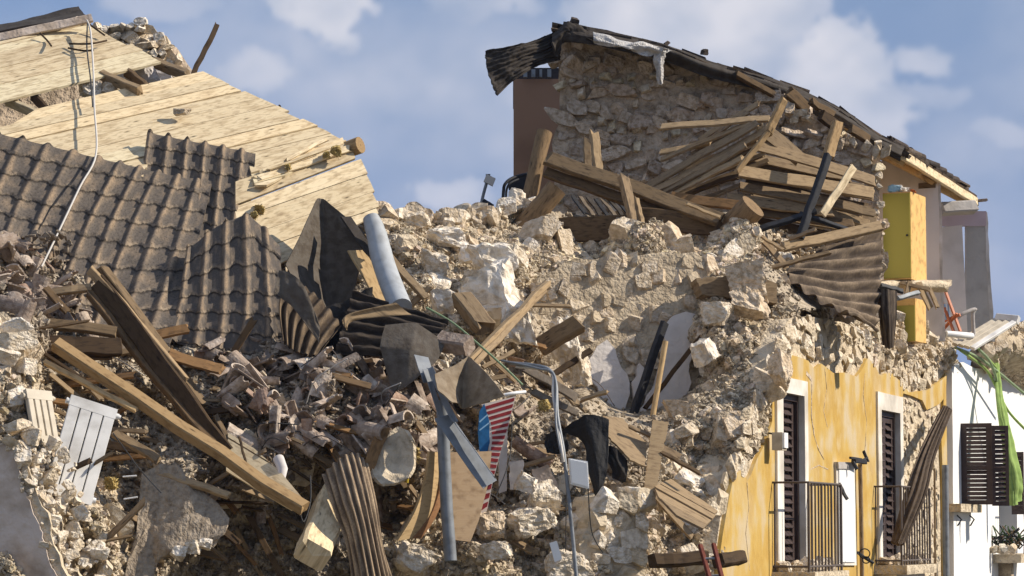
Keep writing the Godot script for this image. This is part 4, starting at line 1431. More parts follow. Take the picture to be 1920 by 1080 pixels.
	for q in [["thin white rod below the yellow tuft", 230, 894, 256, 892], ["second thin white rod, lower, left of the torn felt", 232, 936, 258, 932]]:
		wire("rod", [[q[1], q[2], 26.35], [(q[1] + q[3]) * .5, (q[2] + q[4]) * .5, 26.35], [q[3], q[4], 26.35]], .008, M.plastic_white, q[0], "rod")
	wire("dark_wire", [[212, 812, 26.5], [240, 850, 26.3], [262, 880, 26.2], [302, 924, 26.0]], .006, M.cable_dark, "thin dark wire across the upper edge of the torn felt", "wire")
	wire("dark_wire", [[582, 892, 26.6], [582, 940, 26.5], [570, 978, 26.4], [562, 960, 26.4]], .007, M.cable_dark, "thin looped wire above the thick square timber", "wire")
	beam("plaster_slab", Vector3(300, 888, 26.5), Vector3(430, 928, 26.3), 14, .05, M.grey_wood[2], "pale splintered board above the torn felt", "board")
	beam("plaster_slab", Vector3(214, 812, 26.8), Vector3(296, 862, 26.6), 18, .05, M.grey_wood[1], "grey split board right of the white radiator", "board")
	var cup := MB.new()
	tube(cup, [P(522, 860, 26.7), P(530, 880, 26.6), P(527, 898, 26.6)], [.055, .05, .04], 14)
	top("broken_pot", cup, M.plaster_white, "small white broken pot above the lath panel", "pot")
	# thick square timber and curled sheet
	beam("square_timber", Vector3(585, 1040, 26.2), Vector3(628, 930, 27.3), 60, .24, M.pine[2], "thick square timber end pointing at the viewer at the bottom", "beam", Vector3(.45, .6, .6), .02)
	sht("corrugated_sheet", [[[604, 892, 26.9], [634, 862, 26.85], [668, 850, 26.85], [692, 876, 26.9]], [[628, 962, 26.6], [652, 930, 26.45], [686, 922, 26.5], [708, 952, 26.6]], [[650, 1024, 26.5], [672, 1000, 26.35], [702, 1000, 26.4], [720, 1036, 26.5]], [[662, 1100, 26.4], [690, 1096, 26.3], [722, 1096, 26.35], [742, 1100, 26.5]]], 90, 40, .006, corr(9, .014), ribbed_look(9, false, 63, lin(.82, .74, .63)), "curled brown corrugated sheet hanging at the bottom beside the square timber", "corrugated sheet")
	# gutter and pipe
	var gut := thing("steel_gutter", "bent blue-grey steel gutter hanging over the grey pipe", "gutter", P(915, 905, 26.9))
	for q in [[[798, 694, 27.2], [834, 800, 27.05], 20, [.9, .2, .5]], [[830, 782, 27.05], [918, 908, 26.85], 34, [.3, .5, .9]], [[842, 778, 27.0], [928, 896, 26.8], 14, [.95, .4, .1]], [[790, 668, 27.4], [806, 716, 27.2], 30, [.4, .7, .6]], [[806, 690, 27.25], [852, 790, 27.0], 12, [-.2, .4, .9]]]:
		var mb := MB.new()
		plank(mb, P(q[0][0], q[0][1], q[0][2]), P(q[1][0], q[1][1], q[1][2]), q[2] * .0052, .008, Vector3(q[3][0], q[3][1], q[3][2]), .02, .004, 4)
		obj("gutter_side", mb, M.zinc, gut)
	var vp := MB.new()
	tube(vp, [P(829, 752, 27.35), P(833, 860, 27.3), P(838, 960, 27.25), P(845, 1052, 27.2)], [.062], 18)
	top("steel_pipe", vp, M.zinc, "straight grey steel pipe standing in front of the beige panel", "pipe")
	sht("felt_sheet", [[[816, 700, 27.0], [854, 684, 27.25], [878, 668, 27.4], [884, 672, 27.35]], [[822, 730, 26.85], [858, 726, 27.15], [871, 722, 27.3], [916, 704, 27.0]], [[848, 752, 26.8], [862, 756, 27.0], [868, 766, 27.2], [946, 742, 26.75]]], 40, 36, .01, crumple(.02, .5, 9.0), M.felt, "tan folded roofing felt peaked above the black hole and blue board", "roofing felt", .8)
	# panels, toy board
	var pf := face3(Vector3(845, 850, 27.6), Vector3(920, 848, 27.75), Vector3(835, 1005, 27.4))
	if pf.n.z < 0: pf = Face.new(pf.o, pf.u, -pf.v)
	cut("beige_panel", pf, [[843, 848], [922, 846], [916, 905], [898, 975], [882, 1016], [828, 1009]], 0, .025, M.ply, "flat beige board standing behind the grey steel pipe", "board")
	sht("curved_board", [[[806, 846, 27.3], [826, 848, 27.45]], [[798, 900, 27.25], [828, 904, 27.45]], [[778, 960, 27.15], [810, 962, 27.35]], [[746, 1014, 27.05], [780, 1008, 27.25]]], 6, 20, .03, flat, M.pine_warm, "curved tan board edge left of the flat beige board", "board")
	sht("curved_board", [[[828, 862, 27.42], [836, 864, 27.5]], [[826, 910, 27.4], [836, 912, 27.5]], [[808, 966, 27.32], [818, 968, 27.4]], [[776, 1010, 27.2], [790, 1010, 27.3]]], 4, 20, .02, flat, M.ply_edge, "dark brown curved edging strip between the tan and beige boards", "board")
	var tf := Face.new(P(930, 850, 28.0), Vector3(1, 0, -.25), Vector3(0, 1, 0))
	var toy := thing("striped_board", "red and white striped board with a blue field standing in the rubble", "painted board", P(910, 965, 28))
	cut("board", tf, [[903, 758], [967, 743], [953, 800], [938, 850], [925, 900], [913, 958], [897, 966], [900, 905], [916, 850], [918, 800]], 0, .02, M.red_white, "", "", 0.0, toy)
	var Ls := [[906, 762], [919, 795], [921, 825], [916, 860], [907, 900], [900, 964]]
	var Rs := [[966, 745], [957, 785], [946, 825], [935, 862], [925, 900], [913, 956]]
	var at_ := func(l: Array, t: float) -> Vector2:
		var k := mini(int(t * 5), 4)
		return Vector2(l[k][0], l[k][1]).lerp(Vector2(l[k + 1][0], l[k + 1][1]), t * 5 - k)
	for k in 17:
		var t0 := (k + .04) / 17.0
		var t1 := (k + .62) / 17.0
		var a: Vector2 = at_.call(Ls, t0)
		var b: Vector2 = at_.call(Rs, t0)
		var c: Vector2 = at_.call(Rs, t1)
		var d: Vector2 = at_.call(Ls, t1)
		cut("stripe", tf, [[a.x + 2, a.y], [b.x - 1, b.y], [c.x - 1, c.y], [d.x + 2, d.y]], .004, .01, M.red, "", "", 0.0, toy)
	cut("blue_field", tf, [[899, 772], [908, 757], [917, 790], [918, 830], [912, 852], [900, 852], [896, 812]], .006, .02, M.blue, "", "", 0.0, toy)
	cut("blue_field", tf, [[895, 866], [912, 858], [908, 892], [896, 905]], .006, .02, M.blue, "", "", 0.0, toy)
	for q in [[[898, 790], [914, 776], [914, 779], [899, 793]], [[898, 806], [916, 792], [916, 795], [899, 808]]]:
		cut("pale_streak", tf, q, .009, .004, M.sky_blue, "", "", 0.0, toy)
	# plaster remains behind
	var bf := Face.new(P(950, 870, 28.7), Vector3(1, 0, -.1), Vector3.UP)
	cut("plaster_strip", bf, [[934, 800], [952, 790], [950, 920], [936, 925]], 0, .06, M.plaster_white, "narrow pale plaster strip right of the striped board", "plaster", .006)
	cut("plaster_slab", bf, [[955, 866], [980, 862], [984, 900], [975, 915], [956, 918]], .03, .08, M.plaster_white, "rounded pale plaster slab above the boulders right of the striped board", "plaster", .01)
	cut("plaster_slab", bf, [[1000, 880], [1030, 870], [1052, 920], [1040, 950], [1010, 930]], -.1, .1, M.plaster_grey, "grey shaded plaster patch in the hollow left of the white box", "plaster", .015)
	# box, conduits, wires
	var wbx := Face.new(P(1086, 888, 27.6), Vector3(1, -.17, -.1), Vector3(.04, 1, 0))
	var box := thing("meter_box", "white square meter box fixed to the grey conduit", "box", P(1086, 915, 27.6))
	cut("box", wbx, [[1067, 859], [1102, 865], [1105, 917], [1071, 908]], 0, .09, M.plastic_white, "", "", 0.0, box)
	cut("lid", wbx, [[1069, 862], [1100, 868], [1103, 913], [1073, 905]], .012, .012, M.plastic_white, "", "", 0.0, box)
	wire("conduit", [[955, 681, 28.6], [1000, 685, 28.4], [1030, 694, 28.2], [1042, 720, 28.1], [1045, 780, 27.9], [1057, 850, 27.75], [1066, 930, 27.65], [1074, 1010, 27.6], [1082, 1095, 27.5]], .021, M.zinc, "grey metal conduit bending down from the heap to the bottom edge", "pipe")
	wire("conduit", [[968, 688, 28.55], [1012, 692, 28.35], [1036, 702, 28.15], [1037, 740, 28.0], [1046, 800, 27.85], [1054, 848, 27.7], [1056, 866, 27.7]], .015, M.cable_white, "thinner pale conduit twisted beside the grey one above the meter box", "pipe")
	wire("conduit", [[940, 676, 28.65], [1005, 690, 28.3], [1040, 706, 28.1], [1042, 790, 27.85], [1052, 850, 27.7]], .012, M.zinc, "thinnest grey conduit nearest the meter box lid", "pipe")
	wire("hanging_wire", [[1103, 916, 27.6], [1106, 970, 27.7], [1112, 1005, 27.8], [1130, 1036, 27.9]], .006, M.cable_dark, "thin dark wire hanging from the meter box", "wire")
	wire("hanging_wire", [[1062, 920, 27.7], [1061, 1000, 27.7], [1060, 1090, 27.7]], .005, M.cable_dark, "thin straight wire left of the grey conduit below the box", "wire")
	wire("hanging_wire", [[960, 780, 28.2], [958, 840, 28.1], [950, 880, 28.0], [930, 930, 27.9]], .006, M.cable_dark, "thin wire hanging right of the striped board", "wire")
	var sb := Face.new(P(1040, 1034, 27.5), Vector3(.9, .35, 0), Vector3(-.35, .9, 0))
	cut("switch_box", sb, [[1030, 1018], [1044, 1014], [1054, 1048], [1040, 1054]], 0, .04, M.plastic_white, "small white plastic box lying on the stones at the bottom", "box")
	# black cloth and the boards beside it
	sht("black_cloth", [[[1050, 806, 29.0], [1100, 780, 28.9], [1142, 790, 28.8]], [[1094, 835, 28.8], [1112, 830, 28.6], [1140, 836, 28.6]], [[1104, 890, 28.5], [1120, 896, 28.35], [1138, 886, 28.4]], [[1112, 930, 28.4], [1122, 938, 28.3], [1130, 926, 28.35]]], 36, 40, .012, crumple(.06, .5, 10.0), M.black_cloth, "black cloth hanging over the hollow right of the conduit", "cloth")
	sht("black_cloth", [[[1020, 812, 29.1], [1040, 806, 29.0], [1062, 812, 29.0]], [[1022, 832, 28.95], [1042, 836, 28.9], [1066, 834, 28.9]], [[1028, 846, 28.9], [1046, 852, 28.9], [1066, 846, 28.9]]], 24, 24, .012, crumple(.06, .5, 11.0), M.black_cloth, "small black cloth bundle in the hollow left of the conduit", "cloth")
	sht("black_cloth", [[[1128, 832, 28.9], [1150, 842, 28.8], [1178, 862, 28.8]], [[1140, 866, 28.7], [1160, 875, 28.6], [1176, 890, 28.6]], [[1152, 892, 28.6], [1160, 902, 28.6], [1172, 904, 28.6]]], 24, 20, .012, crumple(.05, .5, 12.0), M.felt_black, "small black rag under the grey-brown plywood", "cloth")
	var pl := face3(Vector3(1134, 784, 29.2), Vector3(1212, 832, 29.0), Vector3(1140, 818, 28.9))
	if pl.n.z < 0: pl = Face.new(pl.o, pl.u, -pl.v)
	cut("plywood_board", pl, [[1130, 780], [1166, 783], [1214, 832], [1210, 874], [1182, 862], [1140, 818]], 0, .02, M.grey_wood[0], "grey-brown broken plywood right of the black cloth", "board", .012)
	var p2 := face3(Vector3(1228, 788, 29.0), Vector3(1252, 792, 29.0), Vector3(1212, 925, 28.5))
	if p2.n.z < 0: p2 = Face.new(p2.o, p2.u, -p2.v)
	cut("plank", p2, [[1224, 786], [1254, 792], [1242, 850], [1228, 936], [1206, 926], [1214, 860]], 0, .03, M.grey_wood[2], "upright tan board standing left of the lit broken wall", "board", .006)
	var p3 := face3(Vector3(1232, 905, 28.6), Vector3(1340, 965, 28.4), Vector3(1240, 930, 28.3))
	if p3.n.z < 0: p3 = Face.new(p3.o, p3.u, -p3.v)
	var door := thing("board_panel", "tilted grey-brown board panel lying at the foot of the lit broken wall", "panel", P(1290, 980, 28.4))
	deck(door, p3, ons(p3, [[1228, 912], [1258, 898], [1346, 960], [1316, 988], [1270, 965], [1236, 930]]), .17, .025, [M.grey_wood[0], M.grey_wood[1]], .02)
	beam("stick", Vector3(1240, 848, 28.8), Vector3(1312, 888, 28.6), 8, .03, M.brown, "brown stick leaning right of the upright tan board", "stick")
	beam("stick", Vector3(1180, 800, 29.0), Vector3(1225, 820, 29.0), 8, .03, M.old[0], "thin stick behind the upper end of the upright tan board", "stick")
	for k in 5:
		var q: Array = [[1040, 705, 1080, 760, 14], [1062, 735, 1100, 772, 10], [1090, 750, 1138, 735, 10], [985, 690, 1080, 745, 20], [1000, 735, 1082, 775, 16]][k]
		beam("timber", Vector3(q[0], q[1], 29.2 - k * .08), Vector3(q[2], q[3], 28.9 - k * .05), q[4], .03, M.grey_wood[k % 3] if k < 3 else M.sheet, ["grey board slanting behind the bend of the conduit", "thin grey board under the slanting one behind the conduit", "pale splintered stick pointing up right behind the conduit", "dark strip of roofing under the conduit bend", "lower dark strip of roofing by the striped board"][k], "board")
	# bottom right: ledge and ladder
	for q in [["dark moulded timber ledge left of the red ladder at the bottom", 1222, 1322], ["dark moulded timber ledge end right of the red ladder at the bottom", 1346, 1390]]:
		beam("timber_ledge", Vector3(q[1], 1052, 27.6), Vector3(q[2], 1046, 27.9), 24, .14, M.dark_wood, q[0], "beam", Vector3(.1, .2, 1), .01)
	var lad := thing("ladder", "rusty red ladder leaning against the dark timber ledge", "ladder", P(1340, 1090, 27.2))
	for q in [[1313, 1022, 1338, 1110], [1338, 1020, 1360, 1110]]:
		var mb := MB.new()
		plank(mb, P(q[0], q[1], 27.4), P(q[2], q[3], 27.0), .05, .03, Vector3(.7, .3, .8), .0, .0, 1)
		obj("rail", mb, M.rust, lad)
	for y in [1048, 1080]:
		var mb := MB.new()
		tube(mb, [P(1320 + (y - 1048) * .28, y, 27.28), P(1333 + (y - 1048) * .28, y - 1, 27.28), P(1346 + (y - 1048) * .28, y - 1, 27.28)], [.012], 8)
		obj("rung", mb, M.zinc, lad)
	# stone pier at the bottom middle
	var pg := Face.new(P(1150, 1000, 28.2), Vector3(.86, 0, -.5), Vector3.UP)
	var mid := thing("stone_pier", "bright remains of a squared stone pier at the bottom middle", "wall", P(1150, 1090, 28.4))
	var mp := ragged(ons(pg, [[1130, 925], [1170, 918], [1216, 934], [1222, 1000], [1218, 1100], [1075, 1100], [1090, 1010]]), .1, .02)
	cut("wall", pg, [[1132, 930], [1170, 924], [1212, 938], [1216, 1000], [1214, 1100], [1080, 1100], [1095, 1010]], -.05, .5, M.mortar_pale, "", "", .02, mid)
	masonry(mid, pg, mp, .15, .1, [M.stones[3], M.stones[1], M.mortar_pale], 120, 1.1, .08, .08, .2, .5)
	# cross wall in the middle with its plaster remains
	var cf := face3(Vector3(1020, 640, 32.3), Vector3(1310, 640, 32.85), Vector3(1020, 480, 32.5))
	var cw := thing("cross_wall", "bare stone cross wall in half shade below the fallen floor timbers", "wall", P(1160, 790, 33))
	var cp := ons(cf, [[985, 600], [1010, 520], [1060, 490], [1160, 478], [1300, 470], [1345, 500], [1335, 600], [1320, 700], [1290, 790], [1130, 790], [1060, 740], [1010, 690]])
	var cm := MB.new()
	plate(cm, cf, ragged(cp, .15, .03), -.02, .5)
	obj("wall", cm, M.mortar, cw)
	masonry(cw, cf, cp, .15, .10, [M.stones[2], M.stones[4], M.stones[5], M.mortar], 300, 1.05, .2, .15, .9, .5)
	for q in [[[1098, 680], [1115, 652], [1135, 640], [1148, 660], [1172, 705], [1177, 742], [1166, 778], [1140, 772], [1120, 745], [1105, 720]], [[1180, 720], [1194, 684], [1210, 700], [1202, 742], [1186, 778]], [[1242, 612], [1256, 596], [1280, 588], [1302, 594], [1311, 622], [1306, 655], [1288, 684], [1291, 722], [1276, 778], [1192, 782], [1197, 768], [1226, 712], [1238, 650]]]:
		cut("plaster", cf, q, .10, .05, M.plaster_chalk, "", "", .028, cw)
	cut("sill_timber", cf, [[1290, 535], [1400, 525], [1440, 545], [1440, 580], [1400, 575], [1300, 565]], .3, .2, M.grey_wood[1], "", "", .01, cw)
	beam("steel_post", Vector3(1246, 604, 32.3), Vector3(1186, 778, 32.0), 17, .06, M.iron, "dark steel post leaning in front of the grey plaster of the cross wall", "post", Vector3(.8, .2, .5), 0.0)
	var rod := MB.new()
	tube(rod, [P(1248, 640, 31.9), P(1236, 710, 31.8), P(1224, 780, 31.7)], [.032], 10)
	top("wooden_rod", rod, M.pine_warm, "pale round rod beside the dark leaning steel post", "rod")
	beam("stick", Vector3(1314, 630, 32.0), Vector3(1210, 765, 32.1), 9, .04, M.dark_wood, "thin dark stick crossing the grey plaster of the cross wall", "stick")
	beam("stick", Vector3(1108, 656, 31.4), Vector3(1038, 702, 31.2), 11, .05, M.dark_wood, "dark stick poking out left of the grey plaster", "stick")
	beam("timber", Vector3(1010, 652, 30.9), Vector3(1086, 606, 30.9), 34, .14, M.old[1], "short thick brown timber block poking out above the conduit", "beam", Vector3(.2, .5, .8))
	# lone pieces in the middle
	beam("timber", Vector3(1024, 532, 30.4), Vector3(872, 684, 28.6), 13, .06, M.grey_wood[2], "long pale split timber slanting up from the felt to the boulders", "beam", Vector3(-.4, .8, .5), .06)
	beam("timber", Vector3(1020, 545, 30.35), Vector3(890, 682, 28.6), 11, .05, M.grey_wood[0], "lower half of the long split timber beside its pale mate", "beam", Vector3(.4, .5, .7), .06)
	beam("timber", Vector3(866, 560, 29.6), Vector3(908, 614, 29.4), 38, .16, M.grey_wood[1], "weathered grey stump of beam left of the big white boulder", "beam", Vector3(.3, .4, .8), .06)
	beam("timber", Vector3(905, 690, 28.6), Vector3(962, 600 + 60, 28.8), 8, .04, M.grey_wood[0], "thin grey stick right of the tan folded felt", "stick")
	wire("green_cable", [[800, 577, 29.0], [850, 606, 28.8], [900, 648, 28.5], [945, 688, 28.3], [980, 722, 28.2]], .012, M.cable_green, "dull green cable running down over the middle of the heap", "cable")
	wire("white_tube", [[928, 745, 27.6], [960, 738, 27.6], [985, 735, 27.7]], .018, M.plastic_white, "short white plastic tube above the striped board", "pipe")
	beam("clay_pipe", Vector3(828, 640, 28.2), Vector3(880, 648, 28.0), 34, .16, M.clay[1], "broken clay pipe lying at the top of the long split timber", "pipe")
	tuft("insulation", 770, 850, 27.6, 22, self)
	tag(get_child(get_child_count() - 1), "yellow-brown insulation hanging in the hollow left of the grey pipe", "insulation")
	tuft("insulation", 1020, 760, 28.5, 14, self)
	tag(get_child(get_child_count() - 1), "pale shreds of insulation hanging left of the conduit", "insulation")
	wire("yellow_tube", [[764, 890, 27.5], [763, 898, 27.5], [762, 905, 27.5]], .022, M.yellow_paint, "small yellow plastic tube deep in the hollow left of the curved board", "tube")
	beam("timber", Vector3(680, 900, 27.0), Vector3(722, 800, 27.3), 22, .03, M.rust_wood, "reddish board standing above the curled corrugated sheet", "board")
	sht("plaster_shell", [[[700, 850, 27.2], [745, 800, 27.4], [772, 830, 27.2]], [[700, 890, 27.0], [742, 860, 27.25], [775, 870, 27.1]], [[715, 905, 26.9], [740, 905, 27.0], [765, 895, 27.0]]], 24, 20, .03, crumple(.05, .5, 13.0), M.mortar_pale, "curved pale piece of plaster ceiling above the curled sheet", "plaster")
	boulders()

func boulders():
	for q in [[930, 492, 31.0, 40, 28, 0, "white boulder with plaster crust, topmost of the tall white pile"], [912, 556, 30.5, 52, 48, 0, "largest white boulder in the middle of the photo above the split timber"], [972, 606, 30.2, 24, 42, 0, "tall white boulder below the largest one, right of the split timber"], [832, 566, 29.8, 25, 22, 0, "pale rounded boulder above the green cable"], [818, 497, 31.0, 24, 22, 1, "tan upright boulder left of the tall white pile"], [838, 446, 32.0, 34, 15, 0, "flat pale slab of stone on the ridge left of the logs"], [880, 478, 31.6, 20, 14, 0, "small white boulder at the left shoulder of the tall white pile"],
		[780, 415, 32.3, 22, 14, 1, "grey-tan boulder on the low ridge right of the hanging deck"], [735, 450, 31.5, 16, 12, 0, "small white boulder next to the blue drain pipe"], [970, 374, 35.0, 14, 16, 0, "white boulder under the dark railing, left of the upright log"], [1060, 640, 31.6, 22, 36, 0, "white broken wall crest beside the short brown block"], [1088, 690, 31.5, 16, 36, 1, "lower tan continuation of the wall crest next to the grey plaster"],
		[1400, 525, 32.6, 34, 36, 2, "knobbly tan mass of old mortar at the top of the lit wall end"], [1400, 565, 32.4, 30, 24, 2, "mortar lump below the knobbly tan mass"], [920, 985, 27.9, 26, 22, 2, "brown boulder beside the foot of the beige board"], [985, 905, 28.2, 18, 15, 0, "pale boulder on the slope right of the striped board"], [1020, 935, 28.2, 30, 24, 1, "largest tan boulder on the slope left of the conduit"], [1000, 975, 28.0, 40, 20, 1, "flat tan boulder under the largest one on the slope"], [930, 1035, 27.6, 26, 16, 1, "broken tan block near the bottom right of the steel pipe"],
		[780, 1050, 27.4, 36, 22, 1, "tan block at the bottom left of the steel pipe foot"], [1185, 935, 28.5, 26, 18, 0, "pale block on top of the squared stone pier"], [1318, 660, 31.6, 24, 24, 0, "white block in the edge of the lit wall beside the plaster"], [1340, 590, 32.2, 26, 22, 1, "squared tan block above the white one in the lit wall edge"], [1290, 905, 29.9, 24, 18, 0, "white block low in the lit wall end above the board panel"], [1060, 1060, 27.8, 34, 24, 1, "broad tan block at the bottom edge left of the conduit"], [60, 960, 25.7, 20, 15, 1, "tan lump on the lower left wall edge"], [1462, 690, 31.2, 17, 30, 2, "grey elongated stone hanging above the left white window frame"]]:
		rockthing("boulder", q[0], q[1], q[2], q[3], q[4], [M.boulder, M.stones[1], M.stones[5]][q[5]], q[6], "boulder", 3, 18, .16)

# ---------- the gable, the open rooms and the street front ----------
func holed(poly: PackedVector2Array, holes: Array) -> Array:
	var pieces := [poly]
	for h in holes:
		var r: Rect2 = h
		var nx := []
		for p in pieces:
			for q in [Rect2(-99, -99, 99 + r.position.x, 299), Rect2(r.end.x, -99, 199, 299), Rect2(r.position.x, r.end.y, r.size.x, 199), Rect2(r.position.x, -99, r.size.x, 99 + r.position.y)]:
				var box := PackedVector2Array([q.position, Vector2(q.end.x, q.position.y), q.end, Vector2(q.position.x, q.end.y)])
				for s in Geometry2D.intersect_polygons(p, box):
					nx.append(s)
		pieces = nx
	return pieces

func wallpart(called: String, f: Face, poly: PackedVector2Array, holes: Array, front_: float, thick: float, m: Material, parent: Node):
	var mb := MB.new()
	for p in holed(poly, holes): plate(mb, f, p, front_, thick)
	obj(called, mb, m, parent)

func pixrect(f: Face, x0: float, y0: float, x1: float, y1: float) -> Rect2:
	var a := on(f, x0, y0)
	var b := on(f, x1, y0)
	var c := on(f, (x0 + x1) * .5, y1)
	return Rect2(a.x, c.y, b.x - a.x, a.y - c.y)

# a louvred leaf: stiles, rails and slats, each a part
func shutter(house: Node3D, label: String, f: Face, r: Rect2, front_: float, n: int, gap := .0) -> Node3D:
	var t := branch("louvred_shutter", label, f.at(Vector2(r.position.x + r.size.x * .5, r.position.y), front_), house)
	var sw := minf(.085, r.size.x * .19)
	for q in [Rect2(r.position.x, r.position.y, sw, r.size.y), Rect2(r.end.x - sw, r.position.y, sw, r.size.y)]:
		var mb := MB.new()
		fbox(mb, f, q.position, q.end, front_, .04)
		obj("stile", mb, M.shutter, t)
	for y in [r.position.y, r.position.y + r.size.y * .42, r.end.y - .07]:
		var mb := MB.new()
		fbox(mb, f, Vector2(r.position.x + sw, y), Vector2(r.end.x - sw, y + .07), front_ - .002, .036)
		obj("rail", mb, M.shutter, t)
	var h := (r.size.y - .14) / n
	for k in n:
		var mb := MB.new()
		var c := f.at(Vector2(r.position.x + r.size.x * .5, r.position.y + .07 + (k + .5) * h), front_ - .02)
		var tilt := (f.v * cos(.75) + f.n * -sin(.75))
		boxm(mb, c, f.u * (r.size.x * .5 - sw), tilt * (h * (.62 - gap)), tilt.cross(f.u) * .005)
		obj("slat", mb, M.shutter, t)
	return t

func branch(called: String, label: String, at: Vector3, parent: Node3D) -> Node3D:
	var o := Node3D.new()
	o.name = numbered(called, parent)
	parent.add_child(o, true)
	o.position = at - gpos(parent)
	tag(o, label)
	return o

func balcony(house: Node3D, f: Face, u0: float, u1: float, y: float, top_: float, proj: float, nb: int, label: String, slab_label: String):
	var s := branch("balcony_slab", slab_label, f.at(Vector2((u0 + u1) * .5, y - .14)), house)
	var mb := MB.new()
	boxm(mb, f.at(Vector2((u0 + u1) * .5, y - .06), proj * .5 + .04), f.u * ((u1 - u0) * .5 + .05), f.v * .06, f.n * (proj * .5 + .04))
	obj("slab", mb, M.mortar_pale, s)
	mb = MB.new()
	boxm(mb, f.at(Vector2((u0 + u1) * .5, y - .19), proj * .4), f.u * ((u1 - u0) * .5 - .02), f.v * .067, f.n * (proj * .4))
	obj("moulding", mb, M.white_trim, s)
	var r := branch("balcony_railing", label, f.at(Vector2((u0 + u1) * .5, y), proj), house)
	var bar := func(called: String, a: Vector3, b: Vector3, rad: float):
		var m2 := MB.new()
		tube(m2, [a, a.lerp(b, .5), b], [rad], 6)
		obj(called, m2, M.rail, r)
	for yy in [top_, y + .06]:
		bar.call("rail", f.at(Vector2(u0, yy), 0), f.at(Vector2(u0, yy), proj), .013)
		bar.call("rail", f.at(Vector2(u0, yy), proj), f.at(Vector2(u1, yy), proj), .013)
		bar.call("rail", f.at(Vector2(u1, yy), 0), f.at(Vector2(u1, yy), proj), .013)
	for k in nb + 1:
		var u := lerpf(u0, u1, float(k) / nb)
		bar.call("bar", f.at(Vector2(u, y), proj), f.at(Vector2(u, top_), proj), .011 if k > 0 and k < nb else .016)
	for k in 3:
		bar.call("bar", f.at(Vector2(u1, y), proj * (k + .5) / 3.5), f.at(Vector2(u1, top_), proj * (k + .5) / 3.5), .010)
	bar.call("bar", f.at(Vector2(u0, y), proj * .06), f.at(Vector2(u0, top_), proj * .06), .010)
	var rb := thing("balcony_rubble", "", "", f.at(Vector2((u0 + u1) * .5, y), proj * .5), "", "structure")
	for k in 26:
		var sz := rr(.03, .10)
		var p := f.at(Vector2(rr(u0 + .05, u1 - .05), y + sz * .6), rr(.08, proj - .06))
		put("stone", rocks[rng.randi() % rocks.size()], M.stones[rng.randi() % 6], Transform3D(rand_basis() * Basis.from_scale(Vector3(sz * 1.2, sz * .8, sz)), p), rb)

# a slope of loose stones with a bed under it
func mound(called: String, rows: Array, n: int, lo: float, hi: float, mats: Array, bed: Material, label: String) -> Node3D:
	var g := pixgrid(rows)
	var mb := MB.new()
	sheet(mb, g, 50, 26, .3, crumple(.045, .8, rr(0, 9)))
	var o := top(called, mb, bed, label, "rubble heap", "", "structure")
	var R := g.size() - 1
	var C: int = g[0].size() - 1
	var ts := []
	var cs := []
	for k in n * 14:
		var u := rng.randf() * C
		var v := rng.randf() * R
		var i := mini(int(v), R - 1)
		var j := mini(int(u), C - 1)
		var p: Vector3 = (g[i][j] as Vector3).lerp(g[i][j + 1], u - j).lerp((g[i + 1][j] as Vector3).lerp(g[i + 1][j + 1], u - j), v - i)
		var s := (rr(lo, hi) if rng.randf() < .4 else lo) if k < n else rr(.012, .045)
		var t := Transform3D(rand_basis() * Basis.from_scale(Vector3(s * rr(.8, 1.3), s * rr(.6, 1), s)), p + Vector3(.3, .4, .8) * (s * .5 + .02))
		if k < n: put("stone", rocks[rng.randi() % rocks.size()], mats[rng.randi() % mats.size()], t, o)
		else:
			var w := rr(.7, 1.2)
			ts.append(t); cs.append(Color(w, w * .97, w * .92))
	stuff_mm("gravel", pebbles[3], M.stone_mm, ts, cs, o)
	return o

